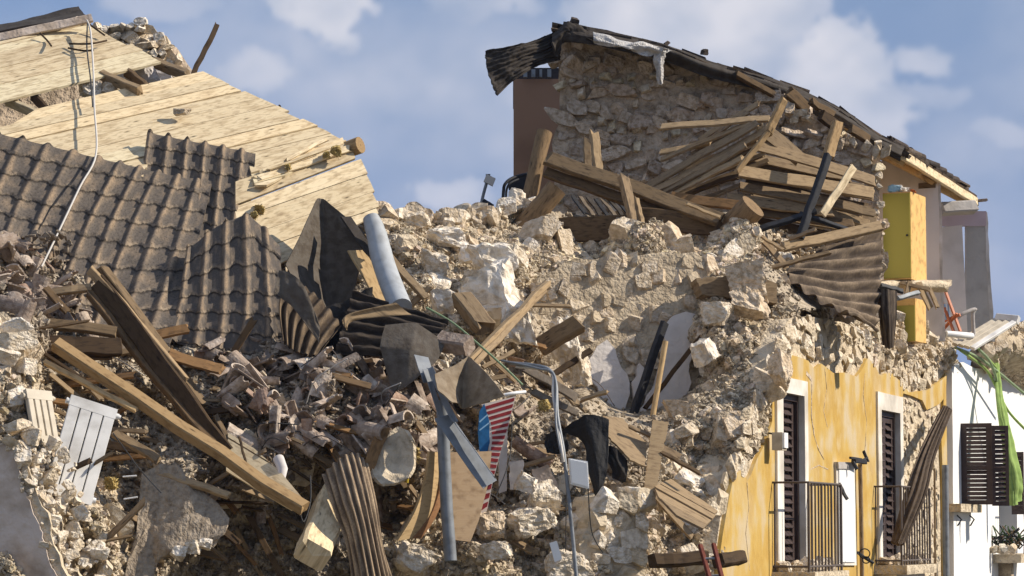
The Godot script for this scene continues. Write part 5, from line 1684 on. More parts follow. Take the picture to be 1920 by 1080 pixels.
func gable():
	var f := Face.new(P(1345, 300, 37.0), Vector3(1, 0, .06), Vector3.UP)
	var t := thing("gable_wall", "tall shaded gable wall of bare rubble stone under the torn tile roof", "wall", P(1345, 480, 37))
	var poly := ons(f, [[1042, 82], [1062, 70], [1110, 74], [1180, 88], [1250, 108], [1330, 148], [1400, 160], [1480, 186], [1560, 238], [1620, 268], [1650, 292], [1648, 360], [1652, 430], [1640, 690], [1400, 690], [1400, 540], [1030, 540], [1040, 330], [1034, 270], [1052, 225], [1048, 150]])
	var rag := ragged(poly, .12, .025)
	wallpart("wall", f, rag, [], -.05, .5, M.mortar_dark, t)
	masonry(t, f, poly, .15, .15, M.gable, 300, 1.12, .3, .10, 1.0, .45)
	# patch of sunlit stones at the end of the wall
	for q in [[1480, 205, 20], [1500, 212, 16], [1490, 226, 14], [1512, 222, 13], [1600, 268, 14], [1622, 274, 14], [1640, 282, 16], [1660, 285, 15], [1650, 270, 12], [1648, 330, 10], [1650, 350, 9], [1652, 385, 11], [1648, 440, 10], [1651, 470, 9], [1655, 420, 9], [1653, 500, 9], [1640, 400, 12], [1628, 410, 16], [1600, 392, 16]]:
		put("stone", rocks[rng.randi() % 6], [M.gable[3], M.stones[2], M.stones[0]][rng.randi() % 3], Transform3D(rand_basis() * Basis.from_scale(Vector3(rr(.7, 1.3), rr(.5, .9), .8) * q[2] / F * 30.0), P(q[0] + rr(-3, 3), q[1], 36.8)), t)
	# roof on it
	var line := [[1052, 52, 36.6], [1130, 66, 36.6], [1250, 92, 36.7], [1330, 122, 36.8], [1420, 146, 37.0], [1500, 175, 37.2], [1580, 214, 37.5], [1650, 262, 37.8], [1692, 284, 38.0]]
	var back := Vector3(.334, .0, -.943)
	var roof := thing("gable_roof", "dark weathered tile roof sloping down along the stone gable", "roof", P(1345, 160, 37))
	var mb := MB.new()
	for k in line.size() - 1:
		var a := P(line[k][0], line[k][1], line[k][2])
		var b := P(line[k + 1][0], line[k + 1][1], line[k + 1][2])
		boxm(mb, (a + b) * .5 + back * 2.9 + Vector3(0, .02 + .002 * k, 0), (b - a) * .52, Vector3(0, .03, 0), back * 2.9)
	obj("roof_boards", mb, M.dark_wood, roof)
	var r0 := []
	var r1 := []
	var r2 := []
	for q in line:
		r0.append(P(q[0] + 4, q[1] - 8, q[2]))
		r1.append(P(q[0], q[1] + 4, q[2] - .18))
		r2.append(P(q[0] - 4, q[1] + 20 + 9 * fbm.get_noise_2d(q[0] * 9.0, 5), q[2] - .12 + .1 * fbm.get_noise_2d(q[0] * 7.0, 50)))
	mb = MB.new()
	sheet(mb, [r0, r1, r2], 120, 16, .02, crumple(.05, .9, 14.0))
	obj("roof_felt", mb, M.sheet_dark, roof)
	for k in 58:
		var s := (k % 29 + .5) / 29.0 * (line.size() - 1)
		var i := mini(int(s), line.size() - 2)
		var a := P(line[i][0], line[i][1], line[i][2])
		var b := P(line[i + 1][0], line[i + 1][1], line[i + 1][2])
		var x := (b - a).normalized()
		var z := back
		var bs := Basis(x, z.cross(x).normalized(), z) * Basis.from_euler(Vector3(rr(-.3, .3), rr(-.15, .15), rr(-.06, .09)))
		var p := a.lerp(b, s - i) + Vector3(0, .02 + (.05 if k >= 29 else 0.0) + rr(-.01, .02), 0) - back * (.02 if k < 29 else -.16)
		put("roof_tile", tiles[[0, 1, 0, 5][rng.randi() % 4]], M.clay_dark[rng.randi() % 4], Transform3D(bs, p), roof)
	for q in [[1077, 40, 36.6, .07], [1320, 98, 37.0, .05], [1250, 82, 36.9, .04]]:
		put("tile_lump", rocks[2], M.clay_dark[0], Transform3D(rand_basis().scaled_local(Vector3.ONE * q[3]), P(q[0], q[1], q[2])), roof)
	for q in [[1478, 172, 1512, 205, 24], [1540, 215, 1575, 245, 22], [1592, 240, 1628, 262, 18], [1520, 190, 1560, 214, 14], [1380, 140, 1450, 176, 12], [1300, 112, 1390, 152, 9]]:
		mb = MB.new()
		plank(mb, P(q[0], q[1], 36.7), P(q[2], q[3], 36.9), q[4] * .007, .08, Vector3(.2, .3, 1), .03, .01, 3)
		obj("rafter", mb, [M.brown, M.dark_wood, M.dark_wood][rng.randi() % 3], roof)
	sht("felt_sheet", [[[910, 96, 36.3], [950, 88, 36.3], [990, 78, 36.4], [1030, 64, 36.6], [1050, 44, 36.6]], [[914, 130, 36.15], [950, 120, 36.2], [985, 105, 36.3], [1026, 92, 36.5], [1050, 72, 36.6]], [[930, 179, 36.1], [958, 152, 36.2], [985, 134, 36.3], [1018, 118, 36.5], [1052, 110, 36.6]]], 60, 36, .02, corr(9, .016, true, .05), M.sheet_dark, "dark corrugated roofing hanging out left of the gable against the sky", "roofing felt")
	sht("felt_sheet", [[[1032, 62, 36.5], [1056, 42, 36.5], [1075, 42, 36.5], [1100, 52, 36.5]], [[1036, 80, 36.4], [1058, 60, 36.4], [1080, 62, 36.4], [1112, 76, 36.4]], [[1044, 108, 36.45], [1056, 84, 36.45], [1078, 80, 36.5], [1110, 84, 36.5]]], 40, 20, .03, crumple(.08, .6, 15.0), M.sheet_dark, "dark torn felt bunched over the peak of the gable", "roofing felt")
	sht("plastic_sheet", [[[1112, 60, 36.2], [1160, 72, 36.15], [1210, 78, 36.2], [1262, 92, 36.3]], [[1113, 72, 36.1], [1162, 84, 36.05], [1208, 84, 36.1], [1248, 98, 36.2]], [[1114, 80, 36.15], [1166, 90, 36.1], [1206, 104, 36.15], [1238, 104, 36.25]]], 50, 16, .006, crumple(.06, .8, 16.0), M.foil, "torn pale foil sheet hanging from the roof edge on the gable", "plastic sheet")
	sht("plastic_sheet", [[[1232, 88, 36.2], [1244, 90, 36.1], [1256, 94, 36.2]], [[1226, 116, 36.25], [1238, 112, 36.15], [1248, 112, 36.25]], [[1234, 160, 36.3], [1240, 158, 36.2], [1247, 156, 36.3]]], 14, 24, .006, crumple(.06, .8, 17.0), M.foil, "narrow grey strip of foil dangling on the gable stones", "plastic sheet")
	# brown house wall behind
	var hb := thing("house", "plain brown rendered house wall behind the gable, left of it", "house", P(1008, 340, 42))
	mb = bx((P(963, 148, 42) + P(1075, 345, 42)) * .5 + Vector3(0, -1.5, -1.5), Vector3((P(1075, 345, 42).x - P(963, 148, 42).x) * .5, 0, 0), Vector3(0, (P(963, 148, 42).y - P(963, 345, 42).y) * .5 + 1.5, 0), Vector3(0, 0, 1.5))
	obj("wall", mb, M.brown_wall, hb)
	mb = bx((P(972, 130, 42) + P(1050, 150, 42)) * .5 + Vector3(0, .02, -1.5), Vector3(.4, 0, 0), Vector3(0, .12, 0), Vector3(0, 0, 1.3))
	obj("roof_edge", mb, M.iron, hb)
	for x in [985, 1000, 1014, 1030]:
		mb = bx(P(x, 138, 41.9), Vector3(.02 + .01 * (x % 3), 0, 0), Vector3(0, .06, 0), Vector3(0, 0, .05))
		obj("bracket", mb, M.zinc, hb)
	# railing, dark panel and street lamp on the ridge
	wire("curved_railing", [[942, 400, 36], [944, 360, 36], [948, 344, 36], [966, 332, 36.1], [1010, 322, 36.4]], .022, M.iron, "curved black handrail on the ridge before the brown house", "railing")
	wire("curved_railing", [[949, 376, 36], [950, 356, 36], [956, 344, 36], [972, 336, 36.1]], .016, M.iron, "inner, shorter black handrail on the ridge before the brown house", "railing")
	var dp := Face.new(P(975, 342, 36.6), Vector3(1, .12, -.2), Vector3.UP)
	cut("roof_plate", dp, [[953, 335], [1000, 324], [1000, 360], [955, 356]], 0, .04, M.iron, "dark flat panel behind the curved handrail", "panel")
	var lamp := thing("street_lamp", "thin leaning street lamp on the ridge against the sky", "lamp", P(898, 402, 37))
	wire("post", [[898, 404, 37], [906, 366, 37], [915, 334, 37]], .022, M.zinc, "", "", lamp)
	obj("lamp_head", bx(P(918, 338, 37), Vector3(.06, -.03, 0), Vector3(.02, .05, 0), Vector3(0, 0, .05)), M.cable_white, lamp)
	obj("lamp_cap", bx(P(915, 331, 37), Vector3(.03, 0, 0), Vector3(0, .03, 0), Vector3(0, 0, .03)), M.iron, lamp)
	beam("batten_stub", Vector3(905, 380, 36), Vector3(922, 390, 36), 14, .06, M.iron, "short dark block beside the foot of the street lamp", "block")

func fallen_floor():
	# logs
	for q in [[[1022, 248, 35.6], [1008, 300, 35.5], [984, 420, 35.3], 15, "upright brown log left of the big dark planks"], [[1044, 352, 34.7], [1005, 400, 34.7], [962, 455, 34.7], 21, "lower brown log crossing the foot of the upright log"], [[1412, 386, 34.6], [1392, 406, 34.7], [1352, 440, 35.1], 25, "brown log end right of the big dark planks"]]:
		var mb := MB.new()
		var pts := curve_pts([P(q[0][0], q[0][1], q[0][2]), P(q[1][0], q[1][1], q[1][2]), P(q[2][0], q[2][1], q[2][2])], 8)
		tube(mb, pts, [q[3] / F * 35.0], 18, .16)
		top("log", mb, M.log, q[4], "log")
	beam("timber", Vector3(1028, 296, 35.3), Vector3(1350, 412, 34.7), 30, .08, M.old[1], "longest dark brown plank slanting down across the fallen floor", "plank", Vector3(.1, .5, .85), .03)
	beam("timber", Vector3(1022, 322, 35.35), Vector3(1250, 404, 34.9), 22, .06, M.brown, "second dark plank just under the longest one", "plank", Vector3(.1, .4, .9), .03)
	beam("timber", Vector3(1022, 434, 34.7), Vector3(1192, 426, 34.6), 48, .08, M.brown, "broad dark brown plank lying level at the lower edge of the fallen floor", "plank", Vector3(.1, .1, 1), .04)
	beam("timber", Vector3(1190, 408, 34.8), Vector3(1350, 424, 34.8), 40, .07, M.brown, "broad dark plank continuing to the right log end", "plank", Vector3(.1, .1, 1), .03)
	beam("timber", Vector3(1262, 370, 35.3), Vector3(1400, 386, 35.1), 20, .05, M.rust_wood, "reddish plank running into the right log end", "plank", Vector3(.1, .4, .9), .03)
	beam("timber", Vector3(1288, 382, 34.6), Vector3(1350, 408, 34.5), 7, .03, M.grey_wood[2], "thin pale lath on the longest dark plank", "lath")
	beam("timber", Vector3(1168, 332, 34.7), Vector3(1194, 440, 34.4), 20, .09, M.old[0], "short weathered upright in front of the dark planks", "post", Vector3(.5, .2, .8), .04)
	beam("timber", Vector3(1193, 374, 34.6), Vector3(1206, 428, 34.4), 9, .05, M.old[2], "small stake right of the short weathered upright", "stake", Vector3(.5, .2, .8), .04)
	beam("timber", Vector3(1114, 250, 35.9), Vector3(1122, 326, 35.7), 17, .07, M.grey_wood[2], "pale broken upright against the shaded gable", "post", Vector3(.4, .1, .9), .06)
	beam("timber", Vector3(1100, 262, 36.1), Vector3(1102, 320, 36.0), 14, .06, M.grey_wood[1], "grey broken upright beside the pale one against the gable", "post", Vector3(.2, .1, .9), .06)
	# slates and laths behind
	for k in 9:
		beam("slate_strip", Vector3(1074 + k * 14, 368 + k * 1.5, 35.6), Vector3(1098 + k * 14, 402 + k, 35.3), 9, .02, [M.iron, M.sheet, M.sheet_dark][k % 3], "dark roofing strip in the row behind the broad level plank", "roofing strip", Vector3(.4, .6, .7), .03, "dark strips in the hollow of the fallen floor")
	# fan of boards on the left
	var fan := [[[1238, 238, 35.8], [1442, 222, 35.5], 19, 2, "top board of the fan, nearly level"], [[1238, 286, 36.0], [1332, 266, 35.8], 16, 2, "short second board, left side of the fan"], [[1240, 300, 35.95], [1408, 232, 35.5], 13, 0, "third board of the fan, thin and slanting"], [[1212, 352, 35.8], [1420, 232, 35.4], 20, 1, "longest slanting board of the fan"], [[1226, 358, 35.7], [1446, 238, 35.35], 18, 0, "slanting board just below the longest of the fan"], [[1246, 358, 35.65], [1398, 272, 35.3], 18, 1, "second lowest board of the fan"], [[1262, 362, 35.6], [1392, 296, 35.25], 17, 2, "lowest lit board of the fan"], [[1286, 366, 35.8], [1384, 330, 35.6], 14, 5, "dark board under the fan"], [[1300, 378, 35.7], [1386, 348, 35.5], 12, 1, "grey board under the dark one of the fan"]]
	var lp := thing("collapsed_ceiling", "fan of parallel grey-brown boards fallen from the ceiling, left of the pale split post", "floorboards", P(1330, 370, 35.6))
	for q in fan:
		var mb := MB.new()
		plank(mb, P(q[0][0], q[0][1], q[0][2]), P(q[1][0], q[1][1], q[1][2]), q[2] * .0069, .035, Vector3(.15, .75, .65), .02, .008, 6, rr(-.02, .02))
		obj("board", mb, [M.grey_wood[0], M.grey_wood[1], M.grey_wood[2], M.grey_wood[1], M.old[1], M.brown][q[3]], lp)
	for k in 9:
		var mb := MB.new()
		var y := 360.0 - k * 13.0
		plank(mb, P(1262 + k * 6, y + rr(4, 12), 36.1), P(1420 + rr(-20, 20), y - 60 + rr(-8, 20), 35.9), rr(.08, .13), .03, Vector3(.15, .75, .65), .03, .01, 4)
		obj("board", mb, [M.grey_wood[0], M.grey_wood[1], M.old[1], M.old[0]][k % 4], lp)
	beam("split_post", Vector3(1470, 186, 35.3), Vector3(1440, 250, 35.2), 15, .07, M.log_pale, "pale split post above the meeting of the two board fans", "post", Vector3(.6, .2, .7), .03)
	beam("split_post", Vector3(1442, 246, 35.2), Vector3(1382, 322, 35.0), 10, .06, M.log_pale, "thin lower end of the pale split post between the board fans", "post", Vector3(.6, .2, .7), .03)
	var right := [[[1418, 272, 35.6], [1640, 340, 36.0], 24, 0, "top lit board of the right fan"], [[1384, 320, 35.3], [1636, 362, 35.9], 26, 2, "brightest long board of the right fan"], [[1388, 350, 35.5], [1560, 380, 35.8], 20, 1, "grey board in shade below the brightest of the right fan"], [[1366, 372, 35.4], [1560, 396, 35.8], 24, 0, "wide grey board third from the bottom of the right fan"], [[1500, 366, 35.9], [1640, 398, 36.1], 20, 1, "short grey board at the right end of the right fan"], [[1380, 394, 35.5], [1600, 420, 35.9], 18, 5, "dark lowest board of the right fan"], [[1430, 242, 35.7], [1500, 300, 35.8], 34, 1, "short wide grey board at the top of the right fan"], [[1540, 392, 36.0], [1630, 420, 36.2], 16, 0, "short board by the broken wall edge of the right fan"]]
	var rp := thing("collapsed_ceiling", "panel of wide grey boards fallen from the ceiling, right of the pale split post", "floorboards", P(1510, 420, 35.7))
	for q in right:
		var mb := MB.new()
		plank(mb, P(q[0][0], q[0][1], q[0][2]), P(q[1][0], q[1][1], q[1][2]), q[2] * .0069, .035, Vector3(.2, .45, .85), .02, .008, 6, rr(-.02, .02))
		obj("board", mb, [M.grey_wood[0], M.grey_wood[1], M.grey_wood[2], M.old[1], M.brown, M.brown][q[3]], rp)
	for k in 8:
		var mb := MB.new()
		var y := 292.0 + k * 17.0
		plank(mb, P(1392 + rr(-8, 20), y + rr(-4, 4), 36.1), P(1625 + rr(-40, 15), y + 42 + rr(-8, 8), 36.3), rr(.13, .19), .03, Vector3(.2, .45, .85), .03, .01, 4)
		obj("board", mb, [M.grey_wood[0], M.grey_wood[1], M.grey_wood[2], M.old[1]][k % 4], rp)
	beam("rough_pole", Vector3(1570, 230, 35.6), Vector3(1552, 298, 35.3), 20, .10, M.log_pale, "rough bark-covered pole end above the dark steel post", "pole", Vector3(.6, .2, .7), .05)
	beam("steel_post", Vector3(1553, 292, 35.2), Vector3(1500, 446, 34.7), 16, .08, M.iron, "dark steel post standing in front of the right board fan", "post", Vector3(.8, .2, .5), 0)
	beam("steel_post", Vector3(1420, 432, 34.8), Vector3(1530, 396, 34.9), 12, .06, M.iron, "dark steel bar lying level from the log end to the steel post", "bar", Vector3(.2, .7, .6), 0)
	beam("steel_post", Vector3(1500, 400, 34.9), Vector3(1592, 432, 35.1), 10, .05, M.iron, "dark steel bar right of the steel post", "bar", Vector3(.2, .7, .6), 0)
	beam("pale_board", Vector3(1600, 314, 35.3), Vector3(1542, 402, 34.9), 15, .03, M.pine[0], "short clean pale board leaning on the right fan", "plank", Vector3(.6, .3, .7), .02)
	beam("grey_board", Vector3(1468, 462, 34.6), Vector3(1650, 424, 35.2), 22, .06, M.grey_wood[2], "long light grey board lying above the corrugated sheet", "plank", Vector3(.1, .6, .8), .03)
	beam("rusty_bar", Vector3(1408, 510, 34.0), Vector3(1556, 474, 34.4), 8, .05, M.old[1], "thin rusty bar below the long light grey board", "bar", Vector3(.2, .6, .7), .02)
	for q in [[1395, 425, 1432, 470, 12, 1, "brown slat standing left of the steel post foot"], [1430, 450, 1475, 500, 14, 0, "brown slat leaning under the long light grey board"], [1410, 432, 1470, 470, 7, 2, "thin pinkish slat among the stones by the right log end"], [1455, 512, 1502, 542, 9, 2, "thin slat at the left corner of the corrugated sheet"], [1480, 448, 1530, 430, 8, 0, "short slat above the long light grey board"]]:
		beam("slat", Vector3(q[0], q[1], 34.6), Vector3(q[2], q[3], 34.4), q[4], .03, [M.old[0], M.brown, M.grey_wood[2]][q[5]], q[6], "slat")
	sht("corrugated_sheet", [[[1536, 470, 35.2], [1604, 448, 35.3], [1654, 430, 35.6]], [[1494, 496, 34.6], [1570, 490, 34.8], [1654, 480, 35.2]], [[1478, 516, 34.2], [1570, 532, 34.5], [1650, 530, 34.9]], [[1530, 560, 33.9], [1590, 572, 34.2], [1647, 580, 34.6]], [[1590, 588, 33.8], [1612, 598, 33.9], [1645, 624, 34.3]]], 40, 130, .006, corr(8.5, .036, true, .02), ribbed_look(8.5, true, 64, lin(.52, .475, .425)), "large corrugated sheet sagging over the top of the yellow wall", "corrugated sheet")
	sht("corrugated_sheet", [[[1644, 540, 34.9], [1662, 542, 34.7], [1682, 546, 35.0]], [[1648, 590, 34.8], [1664, 596, 34.6], [1681, 592, 34.9]], [[1656, 646, 34.8], [1666, 654, 34.7], [1676, 650, 34.9]]], 50, 24, .006, corr(4, .016), ribbed_look(4, false, 65, lin(.26, .24, .225)), "narrow corrugated strip hanging down before the ochre wall", "corrugated sheet")
	mound("rubble_slope", [[[1380, 430, 35.4], [1480, 440, 35.9], [1560, 470, 36.2]], [[1370, 480, 34.6], [1450, 510, 34.6], [1540, 560, 35.2]], [[1400, 540, 33.4], [1470, 560, 33.6], [1560, 610, 34.8]]], 60, .04, .11, M.stones, M.dirt, "loose stones on the slope left of the sagging corrugated sheet")

func rooms(f: Face):
	# eave along the street
	var a := P(1692, 286, 38.0)
	var back := Vector3(.334, .0, -.943)
	var b := a + back * 5.8
	var slope := (P(1650, 262, 37.8) - P(1692, 284, 38.0)).normalized()
	var up := back.cross(slope).normalized()
	if up.y < 0: up = -up
	var eave := thing("eave", "sunlit timber eave with loose tiles running back along the street side", "eave", (a + b) * .5)
	var mb := MB.new()
	for k in 5:
		boxm(mb, (a + b) * .5 + slope * (.12 + .2 * k) - up * (.075 + .002 * (k % 2)), back * 2.9, slope * .096, up * .012)
	obj("soffit_boards", mb, M.pine_warm, eave)
	mb = MB.new()
	plank(mb, a - slope * .02 - up * .03, b - slope * .02 - up * .03, .13, .06, Vector3(.943, .1, .334), .01, .004, 8)
	obj("fascia", mb, M.pine[0], eave)
	for k in 5:
		mb = MB.new()
		var q := a + back * (.3 + k * 1.25) - up * .13
		plank(mb, q, q + slope * 1.6, .09, .07, up, 0, 0, 1)
		obj("rafter", mb, M.pine_warm, eave)
	for k in 15:
		var p := a + back * (5.4 * (k + .5) / 15.0) + up * .05 + slope * rr(.16, .34)
		put("roof_tile", tiles[[0, 1, 2, 5][rng.randi() % 4]], M.clay_dark[rng.randi() % 4], Transform3D(Basis(slope, up, slope.cross(up).normalized()) * Basis.from_euler(Vector3(rr(-.3, .3), rr(-.3, .3), rr(-.1, .2))), p), eave)
	mb = MB.new()
	plank(mb, b + Vector3(-.25, -.02, 0), b + Vector3(.16, .0, 0), .10, .04, Vector3(0, 1, 0), .02, .01, 2)
	obj("loose_tile", mb, M.clay[1], eave)
	# walls of the rooms that lost their front
	var w1 := Face.new(P(1710, 480, 40.6), Vector3(1, 0, .0), Vector3.UP)
	var r1 := thing("room_wall", "mauve-grey partition wall of the open room behind the yellow wardrobe", "wall", P(1710, 640, 40.6))
	wallpart("wall", w1, ons(w1, [[1640, 300], [1720, 310], [1762, 332], [1765, 420], [1767, 530], [1772, 640], [1640, 640]]), [], 0, .14, M.plaster_mauve, r1)
	wallpart("broken_edge", w1, ragged(ons(w1, [[1759, 330], [1764, 332], [1768, 530], [1773, 640], [1767, 640], [1763, 530]]), .15, .008), [], .004, .16, M.plaster_white, r1)
	wallpart("dark_band", w1, ons(w1, [[1722, 344], [1754, 342], [1754, 352], [1722, 354]]), [], .02, .02, M.old[1], r1)
	var w2 := Face.new(P(1810, 500, 43.6), Vector3(1, 0, .0), Vector3.UP)
	var r2 := thing("room_wall", "grey concrete wall end of the farthest open room", "wall", P(1830, 620, 43.6))
	wallpart("wall", w2, ragged(ons(w2, [[1812, 416], [1848, 416], [1852, 500], [1858, 560], [1862, 640], [1812, 640]]), .3, .008), [], 0, .16, M.concrete, r2)
	wallpart("pink_band", w2, ons(w2, [[1766, 396], [1849, 396], [1849, 424], [1766, 424]]), [], .02, .1, M.plaster_pink, r2)
	wallpart("broken_edge", w2, ragged(ons(w2, [[1846, 398], [1851, 398], [1856, 500], [1866, 640], [1859, 640], [1850, 500]]), .15, .008), [], .01, .2, M.plaster_white, r2)
	var w3 := Face.new(P(1790, 500, 42.6), Vector3(1, 0, .0), Vector3.UP)
	var r3 := thing("room_wall", "pale mauve wall panel between the partition and the grey concrete end", "wall", P(1790, 620, 42.6))
	wallpart("wall", w3, ons(w3, [[1764, 426], [1804, 422], [1808, 500], [1815, 640], [1764, 640]]), [], 0, .1, M.plaster_mauve, r3)
	beam("ceiling_beam", Vector3(1765, 392, 42.0), Vector3(1826, 388, 42.2), 22, .2, M.concrete, "grey beam end under the eave in the farthest open room", "beam", Vector3(0, .2, 1), .02)
	# back wall keeps the rooms dark
	var bw := thing("room_back", "shaded inner wall far behind the yellow wardrobe", "wall", P(1690, 640, 41))
	wallpart("wall", Face.new(P(1650, 480, 38.2), Vector3(.05, 0, -1), Vector3.UP), PackedVector2Array([Vector2(0, -3), Vector2(5, -3), Vector2(5, 1.6), Vector2(0, 1.6)]), [], 0, .2, M.plaster_mauve, bw)
	# wardrobe
	var fu := Vector3(.90, 0, .43).normalized()
	var wf := Face.new(P(1681, 440, 38.9), fu, Vector3.UP)
	var wa := on(wf, 1655, 362)
	var wb := on(wf, 1707, 362)
	var wc := on(wf, 1690, 524)
	var ward := thing("wardrobe", "tall yellow wardrobe with olive front standing in the open upper room", "wardrobe", wf.at(Vector2((wa.x + wb.x) * .5, wc.y)))
	mb = MB.new()
	fbox(mb, wf, Vector2(wa.x, wc.y), Vector2(wb.x, wa.y), 0, .72)
	obj("carcass", mb, M.maple, ward)
	mb = MB.new()
	fbox(mb, wf, Vector2(wa.x + .005, wc.y + .02), Vector2(wb.x - .006, wa.y - .02), .018, .016)
	obj("olive_front", mb, M.olive, ward)
	obj("knob", bx(wf.at(Vector2(wb.x - .05, lerpf(wc.y, wa.y, .5)), .03), Vector3(.012, 0, 0), Vector3(0, .012, 0), Vector3(0, 0, .012)), M.iron, ward)
	var c2 := thing("cabinet", "lower yellow cabinet below the broken floor of the open room", "cabinet", P(1720, 612, 39))
	mb = MB.new()
	var ca := on(wf, 1692, 560)
	var cb2 := on(wf, 1716, 560)
	var cc := on(wf, 1700, 640)
	fbox(mb, wf, Vector2(ca.x - .2, cc.y), Vector2(cb2.x, ca.y), .0, .5)
	obj("carcass", mb, M.maple, c2)
	mb = MB.new()
	fbox(mb, wf, Vector2(ca.x - .19, cc.y), Vector2(cb2.x - .005, ca.y - .1), .018, .016)
	obj("olive_front", mb, M.olive, c2)
	for q in [[1676, 354, M.sky_blue, .05, "blue and white bag lying on the yellow wardrobe, left"], [1694, 356, M.foil, .045, "white bag lying on the yellow wardrobe, middle"], [1712, 358, M.orange_wood, .025, "small red thing on the right end of the yellow wardrobe"], [1684, 350, M.plastic_white, .03, "small white bundle on top of the bags on the yellow wardrobe"]]:
		rockthing("bag", q[0], q[1], 38.95, q[3] * 210, q[3] * 105, q[2], q[4], "bag", 2, 6, .25)
	# broken floor and what hangs there
	var fl := thing("broken_floor", "broken pale floor edge under the yellow wardrobe", "floor", P(1715, 540, 38.8))
	mb = MB.new()
	sheet(mb, pixgrid([[[1640, 524, 39.9], [1700, 522, 40.2], [1785, 524, 40.4]], [[1644, 528, 38.5], [1710, 530, 38.9], [1782, 532, 39.6]], [[1646, 545, 38.6], [1710, 548, 39.0], [1778, 550, 39.7]]]), 50, 14, .06, crumple(.05, .8, 18.0))
	obj("floor_slab", mb, M.mortar_pale, fl)
	for q in [[1722, 532, 1745, 578, 14, 2], [1742, 540, 1758, 578, 9, 0], [1706, 528, 1700, 552, 10, 1], [1690, 530, 1740, 542, 8, 1]]:
		mb = MB.new()
		plank(mb, P(q[0], q[1], 38.7), P(q[2], q[3], 38.6), q[4] * .0074, .03, Vector3(.4, .3, .8), .03, .004, 2)
		obj("broken_board", mb, M.grey_wood[q[5]], fl)
	beam("dark_tube", Vector3(1650, 535, 37.0), Vector3(1692, 546, 37.3), 9, .05, M.iron, "short dark tube sticking out under the yellow wardrobe", "tube")
	beam("grey_rod", Vector3(1682, 560, 37.2), Vector3(1722, 548, 37.6), 8, .05, M.zinc, "grey rod under the short dark tube", "rod")
	# deck chair
	var ch := thing("deck_chair", "folding deck chair with orange-red frame and striped cloth in the open lower room", "chair", P(1784, 622, 41))
	for q in [[1772, 544, 1801, 622], [1768, 618, 1795, 588], [1764, 560, 1790, 626], [1770, 602, 1800, 590]]:
		mb = MB.new()
		plank(mb, P(q[0], q[1], 41.2), P(q[2], q[3], 41.0), .045, .03, Vector3(.5, .2, .8), 0, 0, 1)
		obj("frame", mb, M.orange_wood, ch)
	for k in 4:
		mb = MB.new()
		plank(mb, P(1768 + k * 3.2, 570, 41.15), P(1770 + k * 3.6, 600, 41.1), .024, .006, Vector3(.5, .2, .8), 0, 0, 1)
		obj("cloth_stripe", mb, M.plastic_white if k % 2 == 0 else M.sky_blue, ch)
	wire("bent_pipe", [[1790, 600, 41.3], [1806, 588, 41.3], [1828, 580, 41.4], [1824, 590, 41.4], [1826, 630, 41.4]], .03, M.concrete, "grey pipe with a bend beside the deck chair", "pipe")
	wire("white_roll", [[1774, 626, 40.6], [1800, 628, 40.7], [1822, 630, 40.9]], .05, M.plastic_white, "white roll lying under the deck chair", "roll")
	# white ribbed panel
	var rp := face3(Vector3(1792, 646, 41.2), Vector3(1872, 600, 42.2), Vector3(1822, 652, 40.9))
	var pan := thing("ribbed_panel", "white ribbed panel lying askew on top of the white house wall", "panel", P(1850, 640, 41.6))
	for k in 4:
		mb = MB.new()
		var d := k * 11.0
		plank(mb, P(1790 + d, 646 + k * 2.5, 41.3 - k * .08), P(1868 + d, 600 + k * 1.5, 42.2 - k * .08), .082, .05, Vector3(-.2, .6, .75), 0, 0, 1)
		obj("rib", mb, M.cream_metal if k < 3 else M.enamel, pan)
	mb = MB.new()
	plank(mb, P(1868, 596, 42.2), P(1910, 600, 42.0), .12, .10, Vector3(0, .3, .9), 0, 0, 1)
	obj("end_cap", mb, M.enamel, pan)
	mound("rubble_slope", [[[1640, 590, 38.4], [1690, 570, 39.6], [1745, 620, 41.0], [1790, 645, 42.6]], [[1600, 606, 36.2], [1680, 610, 38.5], [1740, 638, 40.5], [1788, 668, 42.3]], [[1560, 640, 34.75], [1660, 660, 37.6], [1720, 682, 39.65], [1800, 708, 42.85]]], 110, .035, .10, [M.stones[1], M.stones[0], M.stones[3]], M.mortar_pale, "pale rubble slope on top of the yellow wall below the open room")
	mound("rubble_slope", [[[1845, 625, 44.0], [1885, 606, 44.5], [1935, 608, 45.5]], [[1848, 665, 43.6], [1885, 660, 44.2], [1935, 668, 45.2]], [[1850, 698, 44.2], [1885, 712, 46.2], [1935, 732, 48.4]]], 70, .04, .14, [M.stones[2], M.stones[4], M.stones[0]], M.mortar, "brown rubble on top of the white house at the right edge")

